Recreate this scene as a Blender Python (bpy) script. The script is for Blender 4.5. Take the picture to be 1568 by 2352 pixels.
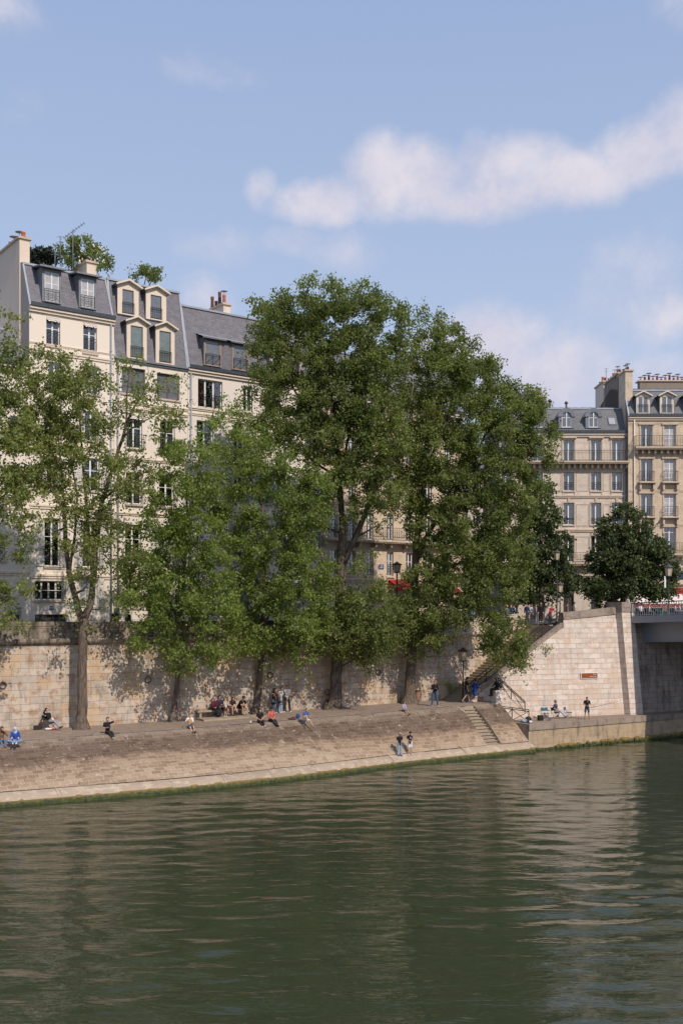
import bpy, bmesh, math, random
import numpy as np
from mathutils import Vector, Matrix, noise as mnoise
S = bpy.context.scene
for o in list(bpy.data.objects): bpy.data.objects.remove(o)
COL = S.collection
R = math.radians
random.seed(7); rng = np.random.default_rng(7)

# ------------------------------------------------------------------ camera
FPX, CX, HY, CZ = 2400.0, 784.0, 1398.0, 9.8      # focal length etc. in units of a 1568x2352 view
cam = bpy.data.cameras.new('camera'); camo = bpy.data.objects.new('camera', cam); COL.objects.link(camo)
camo.location = (0, 0, CZ); camo.rotation_euler = (R(90), 0, 0)
cam.sensor_fit = 'VERTICAL'; cam.sensor_height = 24; cam.sensor_width = 24
cam.lens = 24 * FPX / 2352; cam.shift_y = (HY - 1176) / 2352; cam.clip_end = 5000; cam.clip_start = .5
S.camera = camo
# ------------------------------------------------------------------ light
SUNV = Vector((.56, -.83, .92)).normalized()
SUN_EL = math.asin(SUNV.z); SUN_AZ = math.atan2(SUNV.x, SUNV.y)
sl = bpy.data.lights.new('sun', 'SUN'); sl.energy = 3.3; sl.angle = R(.53); sl.color = (1, .885, .76)
so = bpy.data.objects.new('sun', sl); COL.objects.link(so); so.location = (30, -20, 60)
so.rotation_euler = (-SUNV).to_track_quat('-Z', 'Y').to_euler()
S.view_settings.view_transform = 'Standard'; S.view_settings.look = 'None'
S.view_settings.exposure = 0.18; S.view_settings.gamma = 1
world = bpy.data.worlds.new('World'); S.world = world; world.use_nodes = True
class NT:
    """tiny node helper"""
    def __init__(s, nt): s.nt = nt
    def n(s, typ, ins=None, **kw):
        nd = s.nt.nodes.new(typ)
        for k, v in kw.items(): setattr(nd, k, v)
        if ins:
            for k, v in ins.items():
                sock = nd.inputs[k]
                if hasattr(v, 'is_output') and v.is_output: s.nt.links.new(v, sock)
                else: sock.default_value = v
        return nd
    def m(s, op, a, b=0.0, c=None, clamp=False):
        ins = {0: a, 1: b}
        if c is not None: ins[2] = c
        return s.n('ShaderNodeMath', ins, operation=op, use_clamp=clamp).outputs[0]
    def mix(s, f, a, b, blend='MIX'):
        nd = s.n('ShaderNodeMix', None, data_type='RGBA', blend_type=blend)
        for k_, v_ in ((0, f), (6, a), (7, b)):
            if hasattr(v_, 'is_output') and v_.is_output: s.nt.links.new(v_, nd.inputs[k_])
            else: nd.inputs[k_].default_value = v_
        nd.clamp_result = False
        return nd.outputs[2]
    def ramp(s, f, stops):
        nd = s.n('ShaderNodeValToRGB', {0: f}); cr = nd.color_ramp
        while len(cr.elements) < len(stops): cr.elements.new(.5)
        for e, (p, c) in zip(cr.elements, stops):
            e.position = p; e.color = c if hasattr(c, '__len__') else (c, c, c, 1)
        return nd.outputs[0]
    def rng(s, v, a, b, c=0., d=1., smooth=True):
        nd = s.n('ShaderNodeMapRange', {0: v, 1: a, 2: b, 3: c, 4: d}); nd.interpolation_type = 'SMOOTHSTEP' if smooth else 'LINEAR'
        return nd.outputs[0]
    def noise(s, vec, scale, detail=4., rough=.55, dist=0.):
        return s.n('ShaderNodeTexNoise', {'Vector': vec, 'Scale': scale, 'Detail': detail, 'Roughness': rough, 'Distortion': dist}).outputs[0]
def col(r, g, b): return (r, g, b, 1)
nt = world.node_tree; nt.nodes.clear(); w = NT(nt)
sky = w.n('ShaderNodeTexSky', sky_type='NISHITA', sun_disc=False, sun_elevation=SUN_EL, sun_rotation=SUN_AZ)
sky.altitude = 0; sky.air_density = 1.0; sky.dust_density = 1.2; sky.ozone_density = 2.0
tc = w.n('ShaderNodeTexCoord'); sx = w.n('ShaderNodeSeparateXYZ', {0: tc.outputs['Generated']})
az = w.m('ARCTAN2', sx.outputs[0], sx.outputs[1]); el = w.m('ARCSINE', sx.outputs[2])
nz = w.n('ShaderNodeTexNoise', {'Vector': tc.outputs['Generated'], 'Scale': 3.2, 'Detail': 6., 'Roughness': .6})
wn = w.n('ShaderNodeVectorMath', {0: nz.outputs['Color'], 1: (.5, .5, .5)}, operation='SUBTRACT')
ws = w.n('ShaderNodeSeparateXYZ', {0: wn.outputs[0]})
azd = w.m('ADD', az, w.m('MULTIPLY', ws.outputs[0], .16)); eld = w.m('ADD', el, w.m('MULTIPLY', ws.outputs[1], .10))
CL = [  # clouds: view x, y, half width, half height, strength
 (760, 475, 130, 52, 1.0), (900, 420, 85, 85, 1.0), (1010, 430, 120, 75, .95), (1170, 410, 120, 70, .8), (1130, 475, 180, 45, .9), (1290, 455, 150, 60, 1.0),
 (1430, 400, 110, 75, 1.0), (1540, 340, 95, 95, 1.0), (605, 435, 32, 45, .45), (680, 575, 90, 38, .42), (790, 590, 90, 45, .38), (490, 585, 110, 45, .30),
 (1120, 810, 160, 95, 1.1), (1270, 860, 170, 95, 1.0), (1010, 850, 120, 90, 1.0), (1450, 700, 160, 100, .42), (1540, 740, 70, 50, .6), (1540, 30, 80, 60, .5), (20, 15, 80, 45, .4), (480, 140, 90, 35, .26),
 (430, 690, 70, 50, .5), (1480, 850, 140, 40, .5), (1500, 980, 300, 90, .5), (60, 250, 60, 30, .18)]
best = None
for (cx, cy, rx, ry, st) in CL:
    a0 = math.atan((cx - CX) / FPX); e0 = math.atan((HY - cy) / FPX * math.cos(a0))
    ra = rx / FPX; re = ry / FPX
    q = w.m('ADD', w.m('POWER', w.m('DIVIDE', w.m('SUBTRACT', azd, a0), ra), 2.), w.m('POWER', w.m('DIVIDE', w.m('SUBTRACT', eld, e0), re), 2.))
    v = w.m('MULTIPLY', w.m('SUBTRACT', 1.35, q), st)
    best = v if best is None else w.m('SMOOTH_MAX', best, v, .25)
# scattered clouds over the rest of the sky
stretch = w.n('ShaderNodeCombineXYZ', {0: w.m('MULTIPLY', az, 2.2), 1: w.m('MULTIPLY', el, 6.0), 2: 3.3})
gen = w.rng(w.noise(stretch.outputs[0], 1.5, 5., .6), .52, .75, 0., .8)
outside = w.rng(w.m('ABSOLUTE', az), .42, .62)
nz2 = w.noise(tc.outputs['Generated'], 15., 9., .64, .2)
dens = w.m('ADD', best, w.m('MULTIPLY', w.m('SUBTRACT', nz2, .52), 1.6))
mask = w.m('MULTIPLY', w.rng(dens, -.2, 1.45), .86)
mask = w.m('MAXIMUM', mask, w.m('MULTIPLY', gen, outside), clamp=True)
shade = w.rng(nz2, .3, .75)
ccol = w.mix(shade, col(5.7, 5.55, 6.6), col(7.3, 6.8, 7.2))
tint = w.mix(1.0, sky.outputs[0], col(1.0, .95, 1.12), 'MULTIPLY')
veil = w.ramp(w.m('DIVIDE', w.m('MAXIMUM', el, 0.), .75), [(0., col(.60, .63, .73)), (.25, col(.46, .555, .72)), (.75, col(.325, .43, .655)), (1., col(.27, .375, .615))])
veil = w.mix(1.0, veil, col(10, 10, 10), 'MULTIPLY'); tint = w.mix(.80, tint, veil)
fin = w.mix(mask, tint, ccol)
bg = w.n('ShaderNodeBackground', {0: fin, 1: .1}); out = w.n('ShaderNodeOutputWorld', {0: bg.outputs[0]})

# ------------------------------------------------------------------ frames of reference
DU = Vector((.85, .5268, 0)).normalized(); DN = Vector((DU.y, -DU.x, 0))       # along the quay wall, and from the wall to the river
QO = Vector((0, 72.9, 0))
def Q(t, off, z=0.0): return QO + DU * t + DN * off + Vector((0, 0, z))
def interp(t, pts):
    return float(np.interp(t, [p[0] for p in pts], [p[1] for p in pts]))
E_OFF = [(-60, 5.0), (-24.7, 5.2), (-18.4, 4.7), (-8.7, 4.7), (1.8, 4.75), (10.5, 4.1)]
W_OFF = [(-60, 9.2), (-25.5, 9.3), (-17.7, 9.95), (-12.4, 10.0), (-7.1, 9.5), (-1, 8.6), (4, 8.3), (10.5, 8.15)]
P_Z = [(-60, 2.7), (-15, 2.7), (0, 2.95), (10.5, 3.1), (40, 3.1)]
def pz(t): return interp(t, P_Z)
def gz(p):                                         # street level
    x = min(1, max(0, (p[0] - 8) / 12)); return 8.1 + .8 * x * x * (3 - 2 * x)
def at(px, py, Y): return Vector(((px - CX) * Y / FPX, Y, CZ + (HY - py) * Y / FPX))
def proj(p): return (CX + FPX * p[0] / p[1], HY - FPX * (p[2] - CZ) / p[1])
# ------------------------------------------------------------------ objects
def tag(o, label=None, cat=None, group=None, kind=None):
    if label: o['label'] = label
    if cat: o['category'] = cat
    if group: o['group'] = group
    if kind: o['kind'] = kind
    return o
def empty(name, loc, rz=0.0, label=None, cat=None, group=None):
    o = bpy.data.objects.new(name, None); COL.objects.link(o); o.location = loc; o.rotation_euler = (0, 0, rz)
    o.empty_display_size = .2
    return tag(o, label, cat, group)
class MB:
    """collects faces; build() makes one mesh object. UVs are in metres."""
    def __init__(s): s.v = []; s.f = []; s.mi = []; s.uv = []; s.sm = []
    def face(s, pts, mi=0, uv=None, smooth=False):
        b = len(s.v); s.v += [tuple(p) for p in pts]; s.f.append(list(range(b, b + len(pts)))); s.mi.append(mi); s.sm.append(smooth)
        if uv is None:
            a = Vector(pts[0]); n = Vector((0, 0, 0))
            for i in range(1, len(pts) - 1): n += (Vector(pts[i]) - a).cross(Vector(pts[i + 1]) - a)
            if n.length > 0: n.normalize()
            h = Vector((n.x, n.y, 0))
            if abs(n.z) > .92 or h.length < 1e-4: uv = [(p[0], p[1]) for p in pts]
            else:
                h.normalize(); t = Vector((-h.y, h.x, 0)); g = max(.3, math.sqrt(1 - n.z ** 2))
                uv = [(t.x * p[0] + t.y * p[1], p[2] / g) for p in pts]
        s.uv += list(uv)
    def box(s, x0, x1, y0, y1, z0, z1, mi=0, M=None, skip=''):
        c = [Vector((x, y, z)) for z in (z0, z1) for y in (y0, y1) for x in (x0, x1)]
        if M is not None: c = [M @ p for p in c]
        for k, q in (('b', (0, 2, 3, 1)), ('t', (4, 5, 7, 6)), ('f', (0, 1, 5, 4)), ('k', (2, 6, 7, 3)), ('l', (0, 4, 6, 2)), ('r', (1, 3, 7, 5))):
            if k not in skip: s.face([c[i] for i in q], mi)
    def bar(s, a, b, w, h=None, mi=0, up=Vector((0, 0, 1))):
        """rectangular bar from a to b"""
        a = Vector(a); b = Vector(b); h = h or w; d = (b - a); L = d.length
        if L < 1e-6: return
        d.normalize()
        if abs(d.dot(up)) > .98: up = Vector((0, 1, 0))
        x = d.cross(up).normalized(); z = x.cross(d)
        M = Matrix((x, d, z)).transposed().to_4x4(); M.translation = a
        s.box(-w / 2, w / 2, 0, L, -h / 2, h / 2, mi, M)
    def tube(s, pts, rad, n=8, mi=0, caps=True, smooth=True, jag=0.0):
        pts = [Vector(p) for p in pts]; rad = list(rad) if hasattr(rad, '__len__') else [rad] * len(pts)
        rings = []; prev = None
        for i, p in enumerate(pts):
            d = (pts[min(i + 1, len(pts) - 1)] - pts[max(i - 1, 0)])
            d = d.normalized() if d.length > 0 else Vector((0, 0, 1))
            if prev is None:
                a = Vector((1, 0, 0)) if abs(d.x) < .8 else Vector((0, 1, 0)); x = (a - d * a.dot(d)).normalized()
            else: x = (prev - d * prev.dot(d)).normalized()
            prev = x; y = d.cross(x)
            rings.append([p + (x * math.cos(2 * math.pi * k / n) + y * math.sin(2 * math.pi * k / n)) * rad[i] * (1 + (jag * math.sin(k * 2.4 + 1.3 * (k % 3)) if jag else 0)) for k in range(n)])
        b = len(s.v)
        for r in rings: s.v += [tuple(p) for p in r]
        acc = 0
        for i in range(len(pts) - 1):
            L = (pts[i + 1] - pts[i]).length
            for k in range(n):
                k2 = (k + 1) % n
                s.f.append([b + i * n + k, b + i * n + k2, b + (i + 1) * n + k2, b + (i + 1) * n + k]); s.mi.append(mi); s.sm.append(smooth)
                cu = 2 * math.pi * max(rad[i], .02)
                s.uv += [(k / n * cu, acc), ((k + 1) / n * cu, acc), ((k + 1) / n * cu, acc + L), (k / n * cu, acc + L)]
            acc += L
        if caps:
            for i, rev in ((0, True), (len(pts) - 1, False)):
                q = [b + i * n + k for k in range(n)]
                if rev: q.reverse()
                s.f.append(q); s.mi.append(mi); s.sm.append(False); s.uv += [(0, 0)] * n
    def lathe(s, prof, n=12, c=(0, 0, 0), mi=0, smooth=True, sx=1., sy=1., M=None):
        """prof = [(radius, z)...] around a vertical axis through c"""
        c = Vector(c); b = len(s.v)
        for r, z in prof:
            for k in range(n):
                a = 2 * math.pi * k / n; p = c + Vector((r * sx * math.cos(a), r * sy * math.sin(a), z))
                if M is not None: p = M @ p
                s.v.append(tuple(p))
        for i in range(len(prof) - 1):
            for k in range(n):
                k2 = (k + 1) % n
                s.f.append([b + i * n + k, b + i * n + k2, b + (i + 1) * n + k2, b + (i + 1) * n + k]); s.mi.append(mi); s.sm.append(smooth)
                s.uv += [(k / n, prof[i][1]), ((k + 1) / n, prof[i][1]), ((k + 1) / n, prof[i + 1][1]), (k / n, prof[i + 1][1])]
        for i, rev in ((0, True), (len(prof) - 1, False)):
            if prof[i][0] > 1e-4:
                q = [b + i * n + k for k in range(n)]
                if rev: q.reverse()
                s.f.append(q); s.mi.append(mi); s.sm.append(False); s.uv += [(0, 0)] * n
    def build(s, name, mats, parent=None, loc=None):
        me = bpy.data.meshes.new(name); me.from_pydata(s.v, [], s.f)
        if not isinstance(mats, (list, tuple)): mats = [mats]
        for m in mats: me.materials.append(m)
        me.polygons.foreach_set('material_index', s.mi); me.polygons.foreach_set('use_smooth', s.sm)
        ul = me.uv_layers.new(name='UVMap'); ul.data.foreach_set('uv', np.array(s.uv, dtype=np.float32).ravel())
        me.update()
        o = bpy.data.objects.new(name, me); COL.objects.link(o)
        if parent: o.parent = parent
        if loc is not None: o.location = loc
        return o
def npmesh(name, V, F, mats, mi=None, smooth=False, parent=None, attr=None):
    """fast mesh from numpy arrays; F is (n,4) or (n,3)"""
    me = bpy.data.meshes.new(name); n, k = F.shape
    me.vertices.add(len(V)); me.vertices.foreach_set('co', V.astype(np.float32).ravel())
    me.loops.add(n * k); me.loops.foreach_set('vertex_index', F.astype(np.int32).ravel())
    me.polygons.add(n); me.polygons.foreach_set('loop_start', np.arange(0, n * k, k, dtype=np.int32))
    try: me.polygons.foreach_set('loop_total', np.full(n, k, dtype=np.int32))
    except Exception: pass
    for m in mats: me.materials.append(m)
    if mi is not None: me.polygons.foreach_set('material_index', mi.astype(np.int32))
    if smooth: me.polygons.foreach_set('use_smooth', np.ones(n, dtype=bool))
    if attr is not None:
        a = me.attributes.new('tint', 'FLOAT', 'FACE'); a.data.foreach_set('value', attr.astype(np.float32))
    me.update(calc_edges=True); me.validate()
    o = bpy.data.objects.new(name, me); COL.objects.link(o)
    if parent: o.parent = parent
    return o
def blob(c, r, sc=(1, 1, 1), seg=8, rings=6, mb=None, mi=0):
    mb = mb or MB(); c = Vector(c); b = len(mb.v)
    prof = [(math.sin(math.pi * i / rings) * r, -math.cos(math.pi * i / rings) * r) for i in range(rings + 1)]
    prof[0] = (r * .02, prof[0][1]); prof[-1] = (r * .02, prof[-1][1])
    for q, z in prof:
        for k in range(seg):
            a = 2 * math.pi * k / seg; mb.v.append((c.x + q * math.cos(a) * sc[0], c.y + q * math.sin(a) * sc[1], c.z + z * sc[2]))
    for i in range(rings):
        for k in range(seg):
            k2 = (k + 1) % seg; mb.f.append([b + i * seg + k, b + i * seg + k2, b + (i + 1) * seg + k2, b + (i + 1) * seg + k]); mb.mi.append(mi); mb.sm.append(True); mb.uv += [(0, 0)] * 4
    for i, rev in ((0, True), (rings, False)):
        q = [b + i * seg + k for k in range(seg)]
        if rev: q.reverse()
        mb.f.append(q); mb.mi.append(mi); mb.sm.append(False); mb.uv += [(0, 0)] * seg
    return mb
# ------------------------------------------------------------------ materials
def newmat(name):
    m = bpy.data.materials.new(name); m.use_nodes = True; m.node_tree.nodes.clear(); return m, NT(m.node_tree)
def finish(n, base, rough=.8, bump=None, bs=.3, bd=.02, spec=.4, metal=0., normal=None):
    p = n.n('ShaderNodeBsdfPrincipled', {'Base Color': base, 'Roughness': rough, 'Metallic': metal, 'Specular IOR Level': spec})
    if bump is not None:
        b = n.n('ShaderNodeBump', {'Height': bump, 'Strength': bs, 'Distance': bd}); n.nt.links.new(b.outputs[0], p.inputs['Normal'])
    n.n('ShaderNodeOutputMaterial', {0: p.outputs[0]}); return p
_plain = {}
def plain(name, c, rough=.7, var=.12, scale=6., metal=0., spec=.4):
    key = (name,)
    if key in _plain: return _plain[key]
    m, n = newmat(name); t = n.n('ShaderNodeTexCoord'); nz = n.noise(t.outputs['Object'], scale, 4.)
    lo = col(*[x * (1 - var) for x in c]); hi = col(*[min(1, x * (1 + var)) for x in c])
    finish(n, n.mix(nz, lo, hi), rough, nz, .15, .01, spec, metal); _plain[key] = m; return m
def stucco(name, c, stain=.35, sc=(.55, .46, .36), band=0.):
    m, n = newmat(name); t = n.n('ShaderNodeTexCoord'); o = t.outputs['Object']
    st = n.n('ShaderNodeMapping', {0: o, 3: (1.6, 1.6, .28)}).outputs[0]
    a = n.noise(st, .8, 6., .65); b = n.noise(o, 9., 5., .6); g = n.noise(o, 60., 2.)
    k = n.mix(n.rng(a, .52, .8, 0, stain), col(*c), col(c[0] * sc[0] * 1.2, c[1] * sc[1] * 1.35, c[2] * sc[2] * 1.5))
    k = n.mix(n.rng(b, .3, .7, 0, .12), k, col(*[x * .8 for x in c]))
    finish(n, k, .9, n.m('ADD', g, n.m('MULTIPLY', b, 2.)), .25, .006, .2); return m
def blocks(name, c1, c2, mortar, bw=.9, bh=.42, ms=.012, stain=None, amount=.4, dark=None, dark_amt=0., bump=.4, off=.5, patch=None, dscale=1.):
    m, n = newmat(name); uv = n.n('ShaderNodeTexCoord'); u = uv.outputs['UV']; o = uv.outputs['Object']
    wob = n.noise(u, .9, 3.); wv = n.n('ShaderNodeVectorMath', {0: u, 1: n.n('ShaderNodeCombineXYZ', {0: n.m('MULTIPLY', wob, .1), 1: n.m('MULTIPLY', n.noise(u, 2.2, 2.), .05), 2: 0.}).outputs[0]}, operation='ADD').outputs[0]
    b = n.n('ShaderNodeTexBrick', {'Vector': wv, 'Color1': col(*c1), 'Color2': col(*c2), 'Mortar': col(*mortar), 'Scale': 1., 'Mortar Size': ms, 'Mortar Smooth': .3, 'Bias': 0., 'Brick Width': bw, 'Row Height': bh})
    b.offset = off
    k = b.outputs[0]; big = n.noise(u, .35, 6., .62); mid = n.noise(u, 1.7, 6., .68); fine = n.noise(u, 14., 5., .7)
    k = n.mix(n.rng(fine, .25, .75, 0, .28), k, n.mix(.5, k, col(.08, .065, .05)))
    if stain: k = n.mix(n.rng(mid, .49, .62, 0, amount), k, col(*stain))
    if patch: k = n.mix(n.rng(n.noise(u, .7, 6., .6, .6), .52, .60, 0, .75), k, col(*patch))
    if dark:
        st = n.n('ShaderNodeMapping', {0: u, 3: (1.9 * dscale, .45 * dscale, 1.)}).outputs[0]
        k = n.mix(n.rng(n.noise(st, 1.1, 7., .7), .5 - dark_amt * .3, .78 - dark_amt * .3, 0, .9), k, col(*dark))
    h = n.m('ADD', n.m('MULTIPLY', b.outputs[1], -1.), n.m('MULTIPLY', mid, .8)); h = n.m('ADD', h, n.m('MULTIPLY', fine, .5))
    finish(n, k, .92, h, bump, .03, .15); return m
M = {}
M['cream'] = stucco('cream render', (.76, .675, .575), .3)
M['cream2'] = stucco('pale render', (.745, .665, .575), .35)
M['cream3'] = stucco('light grey render', (.71, .64, .57), .4)
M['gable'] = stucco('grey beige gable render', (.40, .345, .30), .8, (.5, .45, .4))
M['chim'] = stucco('chimney render', (.68, .57, .46), .5)
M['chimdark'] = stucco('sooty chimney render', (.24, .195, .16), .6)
M['trim'] = stucco('moulded stone', (.70, .60, .49), .5)
M['slate'] = blocks('slate', (.215, .212, .235), (.165, .163, .185), (.095, .095, .11), .26, .15, .008, (.24, .22, .22), .3, bump=.35)
M['slate2'] = blocks('dark slate', (.215, .22, .232), (.170, .175, .185), (.08, .08, .085), .26, .15, .008, (.17, .16, .15), .3, bump=.35)
M['zinc'] = plain('zinc', (.33, .35, .39), .45, .25, 2., .25)
M['zincdk'] = plain('aged zinc', (.18, .195, .22), .5, .3, 3., .2)
M['hauss'] = blocks('tan ashlar', (.66, .54, .41), (.58, .47, .355), (.38, .30, .22), 1.4, .55, .006, (.42, .31, .21), .5, bump=.12, dark=(.24, .19, .15), dark_amt=-.25)
M['hauss2'] = blocks('pinkish ashlar', (.70, .605, .51), (.62, .535, .45), (.44, .37, .30), 1.4, .5, .006, (.44, .34, .25), .45, bump=.12, dark=(.26, .21, .17), dark_amt=-.25)
M['hausstrim'] = plain('carved tan stone', (.52, .42, .32), .9, .25, 4.)
M['quaywall'] = blocks('quay limestone', (.60, .515, .43), (.46, .39, .325), (.36, .295, .235), 1.05, .42, .007, (.34, .19, .10), .7, (.15, .125, .10), .10, bump=.9, patch=(.52, .38, .24))
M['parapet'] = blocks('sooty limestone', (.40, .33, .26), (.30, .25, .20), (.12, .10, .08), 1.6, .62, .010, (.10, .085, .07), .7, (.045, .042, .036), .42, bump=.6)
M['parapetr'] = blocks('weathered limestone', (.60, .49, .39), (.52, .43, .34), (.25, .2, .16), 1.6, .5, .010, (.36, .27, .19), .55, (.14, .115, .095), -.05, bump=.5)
M['whiteblock'] = blocks('pale limestone', (.78, .68, .60), (.60, .52, .455), (.36, .295, .24), .95, .38, .011, (.52, .35, .23), .6, (.33, .29, .27), .0, bump=.7, patch=(.58, .46, .37))
M['coping'] = blocks('grey brown coping stone', (.36, .295, .24), (.30, .245, .20), (.16, .13, .10), 1.8, .9, .01, (.18, .145, .12), .6, (.10, .085, .07), .1, bump=.5)
M['abut'] = blocks('abutment stone', (.40, .34, .29), (.32, .27, .235), (.15, .125, .105), 1.1, .42, .012, (.25, .19, .15), .5, (.06, .052, .048), .2, bump=.5)
M['lowquay'] = blocks('lower quay masonry', (.47, .36, .245), (.40, .305, .205), (.56, .44, .31), .95, .30, .012, (.27, .21, .14), .5, (.13, .11, .085), .1, bump=.5)
M['cobble'] = blocks('promenade setts', (.36, .28, .225), (.29, .225, .18), (.22, .17, .135), .16, .12, .012, (.42, .32, .24), .5, (.16, .12, .09), -.1, bump=.6)
M['asphalt'] = plain('asphalt', (.07, .068, .066), .9, .2, 3.)
M['paving'] = plain('pavement slabs', (.30, .27, .24), .9, .2, 2.)
M['step'] = blocks('worn step stone', (.42, .34, .26), (.36, .29, .22), (.2, .16, .12), 1.3, .6, .006, (.26, .22, .14), .5, (.12, .10, .08), 0., bump=.4)
M['granite'] = blocks('pale granite edge', (.42, .335, .25), (.36, .285, .215), (.24, .19, .15), 3.0, 5., .012, (.66, .56, .46), .4, (.22, .16, .10), -.2, bump=.4)
M['frame'] = plain('white painted joinery', (.74, .72, .70), .5, .08)
M['framedk'] = plain('dark brown joinery', (.10, .075, .06), .5, .2)
M['framewood'] = plain('weathered wood casing', (.27, .215, .185), .7, .3, 8.)
M['shutter'] = plain('off white shutters', (.66, .63, .59), .6, .1)
M['iron'] = plain('black wrought iron', (.022, .021, .02), .5, .2, metal=.3)
M['irong'] = plain('green grey iron', (.075, .085, .075), .5, .2, metal=.3)
M['rust'] = plain('rusty brown iron', (.085, .05, .035), .7, .3)
M['curtain'] = plain('white net curtain', (.62, .61, .60), .9, .1, 14.)
M['redcurtain'] = plain('red curtain', (.20, .03, .025), .9, .2)
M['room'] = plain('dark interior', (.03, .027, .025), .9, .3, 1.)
M['pot'] = plain('terracotta', (.46, .135, .055), .85, .3, 5.)
M['potdk'] = plain('sooty terracotta', (.16, .065, .04), .85, .3, 5.)
M['gutter'] = plain('zinc gutter', (.06, .07, .08), .4, .2, metal=.3)
M['stonesill'] = plain('sill stone', (.52, .44, .36), .9, .2)
M['redaw'] = plain('red awning cloth', (.30, .012, .018), .8, .1)
M['whiteaw'] = plain('white awning cloth', (.74, .68, .64), .8, .05)
M['gold'] = plain('orange lettering', (.62, .24, .08), .6, .05)
M['steel'] = plain('grey painted steel', (.26, .275, .315), .5, .08, 1.5)
M['rail'] = plain('pale grey rails', (.36, .40, .41), .5, .1)
M['bluesign'] = plain('blue enamel', (.02, .04, .16), .3, .05)
M['brownsign'] = plain('brown sign face', (.27, .075, .02), .5, .06)
M['white'] = plain('white paint', (.78, .76, .74), .5, .04)
M['flower'] = plain('white blossom', (.8, .78, .7), .7, .1)
def glass(name, tint, fac, rough=.02):
    m, n = newmat(name); g = n.n('ShaderNodeBsdfGlossy', {0: (.9, .92, .95, 1), 'Roughness': rough}); t = n.n('ShaderNodeBsdfTransparent', {0: col(*tint)})
    lw = n.n('ShaderNodeLayerWeight', {0: .35}); f = n.m('ADD', n.m('MULTIPLY', lw.outputs[0], .6), fac, clamp=True)
    mx = n.n('ShaderNodeMixShader', {0: f, 1: t.outputs[0], 2: g.outputs[0]}); n.n('ShaderNodeOutputMaterial', {0: mx.outputs[0]}); return m
M['glass'] = glass('window glass', (.72, .75, .74), .10)
M['lampglass'] = plain('frosted lamp glass', (.55, .45, .32), .3, .1)
def darkglass(name, base, rough=.05):
    m, n = newmat(name); t = n.n('ShaderNodeTexCoord'); nz = n.noise(t.outputs['Object'], 3., 3.)
    finish(n, n.mix(nz, col(*[x * .6 for x in base]), col(*[x * 1.3 for x in base])), rough, nz, .05, .01, .9); return m
M['dglass'] = darkglass('dark glazing', (.05, .055, .06))
M['cglass'] = darkglass('glazing over net curtain', (.42, .42, .44), .15)
M['gglass'] = darkglass('greenish glazing', (.16, .20, .19), .08)
M['sglass'] = darkglass('grey glazing', (.15, .165, .19), .06)
# bark
def bark(name, c):
    m, n = newmat(name); u = n.n('ShaderNodeTexCoord').outputs['UV']
    v = n.n('ShaderNodeMapping', {0: u, 3: (1., .18, 1.)}).outputs[0]
    a = n.noise(v, 9., 6., .7, .6); b = n.noise(u, 1.2, 4.)
    k = n.mix(n.rng(a, .35, .65), col(*[x * .35 for x in c]), col(*c)); k = n.mix(n.rng(b, .4, .7, 0, .4), k, col(c[0] * .7, c[1] * .75, c[2] * .7))
    finish(n, k, .95, a, 1., .06, .1); return m
M['bark'] = bark('furrowed bark', (.20, .155, .125))
M['twig'] = plain('twig bark', (.20, .165, .12), .9, .3)
def leafmat(name, dark, light, gold, trans=.45):
    m, n = newmat(name); at_ = n.n('ShaderNodeAttribute', attribute_name='tint'); f = at_.outputs['Fac']
    k = n.ramp(f, [(0., col(*dark)), (.55, col(*light)), (.93, col(*light)), (1., col(*gold))])
    g = n.n('ShaderNodeBsdfPrincipled', {'Base Color': k, 'Roughness': .52, 'Specular IOR Level': .35})
    tk = n.mix(1.0, k, col(1.5, 1.7, .6), 'MULTIPLY')
    tr = n.n('ShaderNodeBsdfTranslucent', {0: tk}); mx = n.n('ShaderNodeMixShader', {0: trans, 1: g.outputs[0], 2: tr.outputs[0]})
    n.n('ShaderNodeOutputMaterial', {0: mx.outputs[0]}); return m
M['leaf_poplar'] = leafmat('poplar leaves', (.100, .124, .042), (.205, .235, .076), (.30, .32, .13))
M['leaf_young'] = leafmat('young poplar leaves', (.115, .160, .042), (.215, .265, .070), (.31, .34, .12))
M['leaf_yellow'] = leafmat('yellowing poplar leaves', (.120, .145, .045), (.235, .260, .082), (.35, .32, .14))
M['leaf_dark'] = leafmat('dark lime leaves', (.034, .052, .020), (.085, .112, .040), (.15, .18, .06), .25)
M['leaf_pine'] = leafmat('pine needles', (.010, .018, .012), (.022, .034, .018), (.03, .04, .02), .1)
# water
m, n = newmat('river water'); t = n.n('ShaderNodeTexCoord'); o = t.outputs['Object']
r1 = n.n('ShaderNodeMapping', {0: o, 2: (0, 0, R(-7)), 3: (.42, 1.3, 1.)}).outputs[0]
r2 = n.n('ShaderNodeMapping', {0: o, 2: (0, 0, R(10)), 3: (.60, 1.5, 1.)}).outputs[0]
calm = n.rng(n.noise(o, .07, 3., .5), .38, .62, .45, 1.25)
h = n.m('ADD', n.m('MULTIPLY', n.noise(r1, 1.9, 2., .5, .6), .62), n.m('MULTIPLY', n.noise(r2, 5.0, 2., .5, .4), .16))
h = n.m('MULTIPLY', h, calm)
b = n.n('ShaderNodeBump', {'Height': h, 'Strength': 1., 'Distance': .062})
gc = n.mix(n.noise(o, .05, 3.), col(.031, .040, .020), col(.038, .047, .024))
p = n.n('ShaderNodeBsdfPrincipled', {'Base Color': gc, 'Roughness': .02, 'IOR': 1.33, 'Specular IOR Level': .5, 'Normal': b.outputs[0]})
n.n('ShaderNodeOutputMaterial', {0: p.outputs[0]}); M['water'] = m
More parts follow.
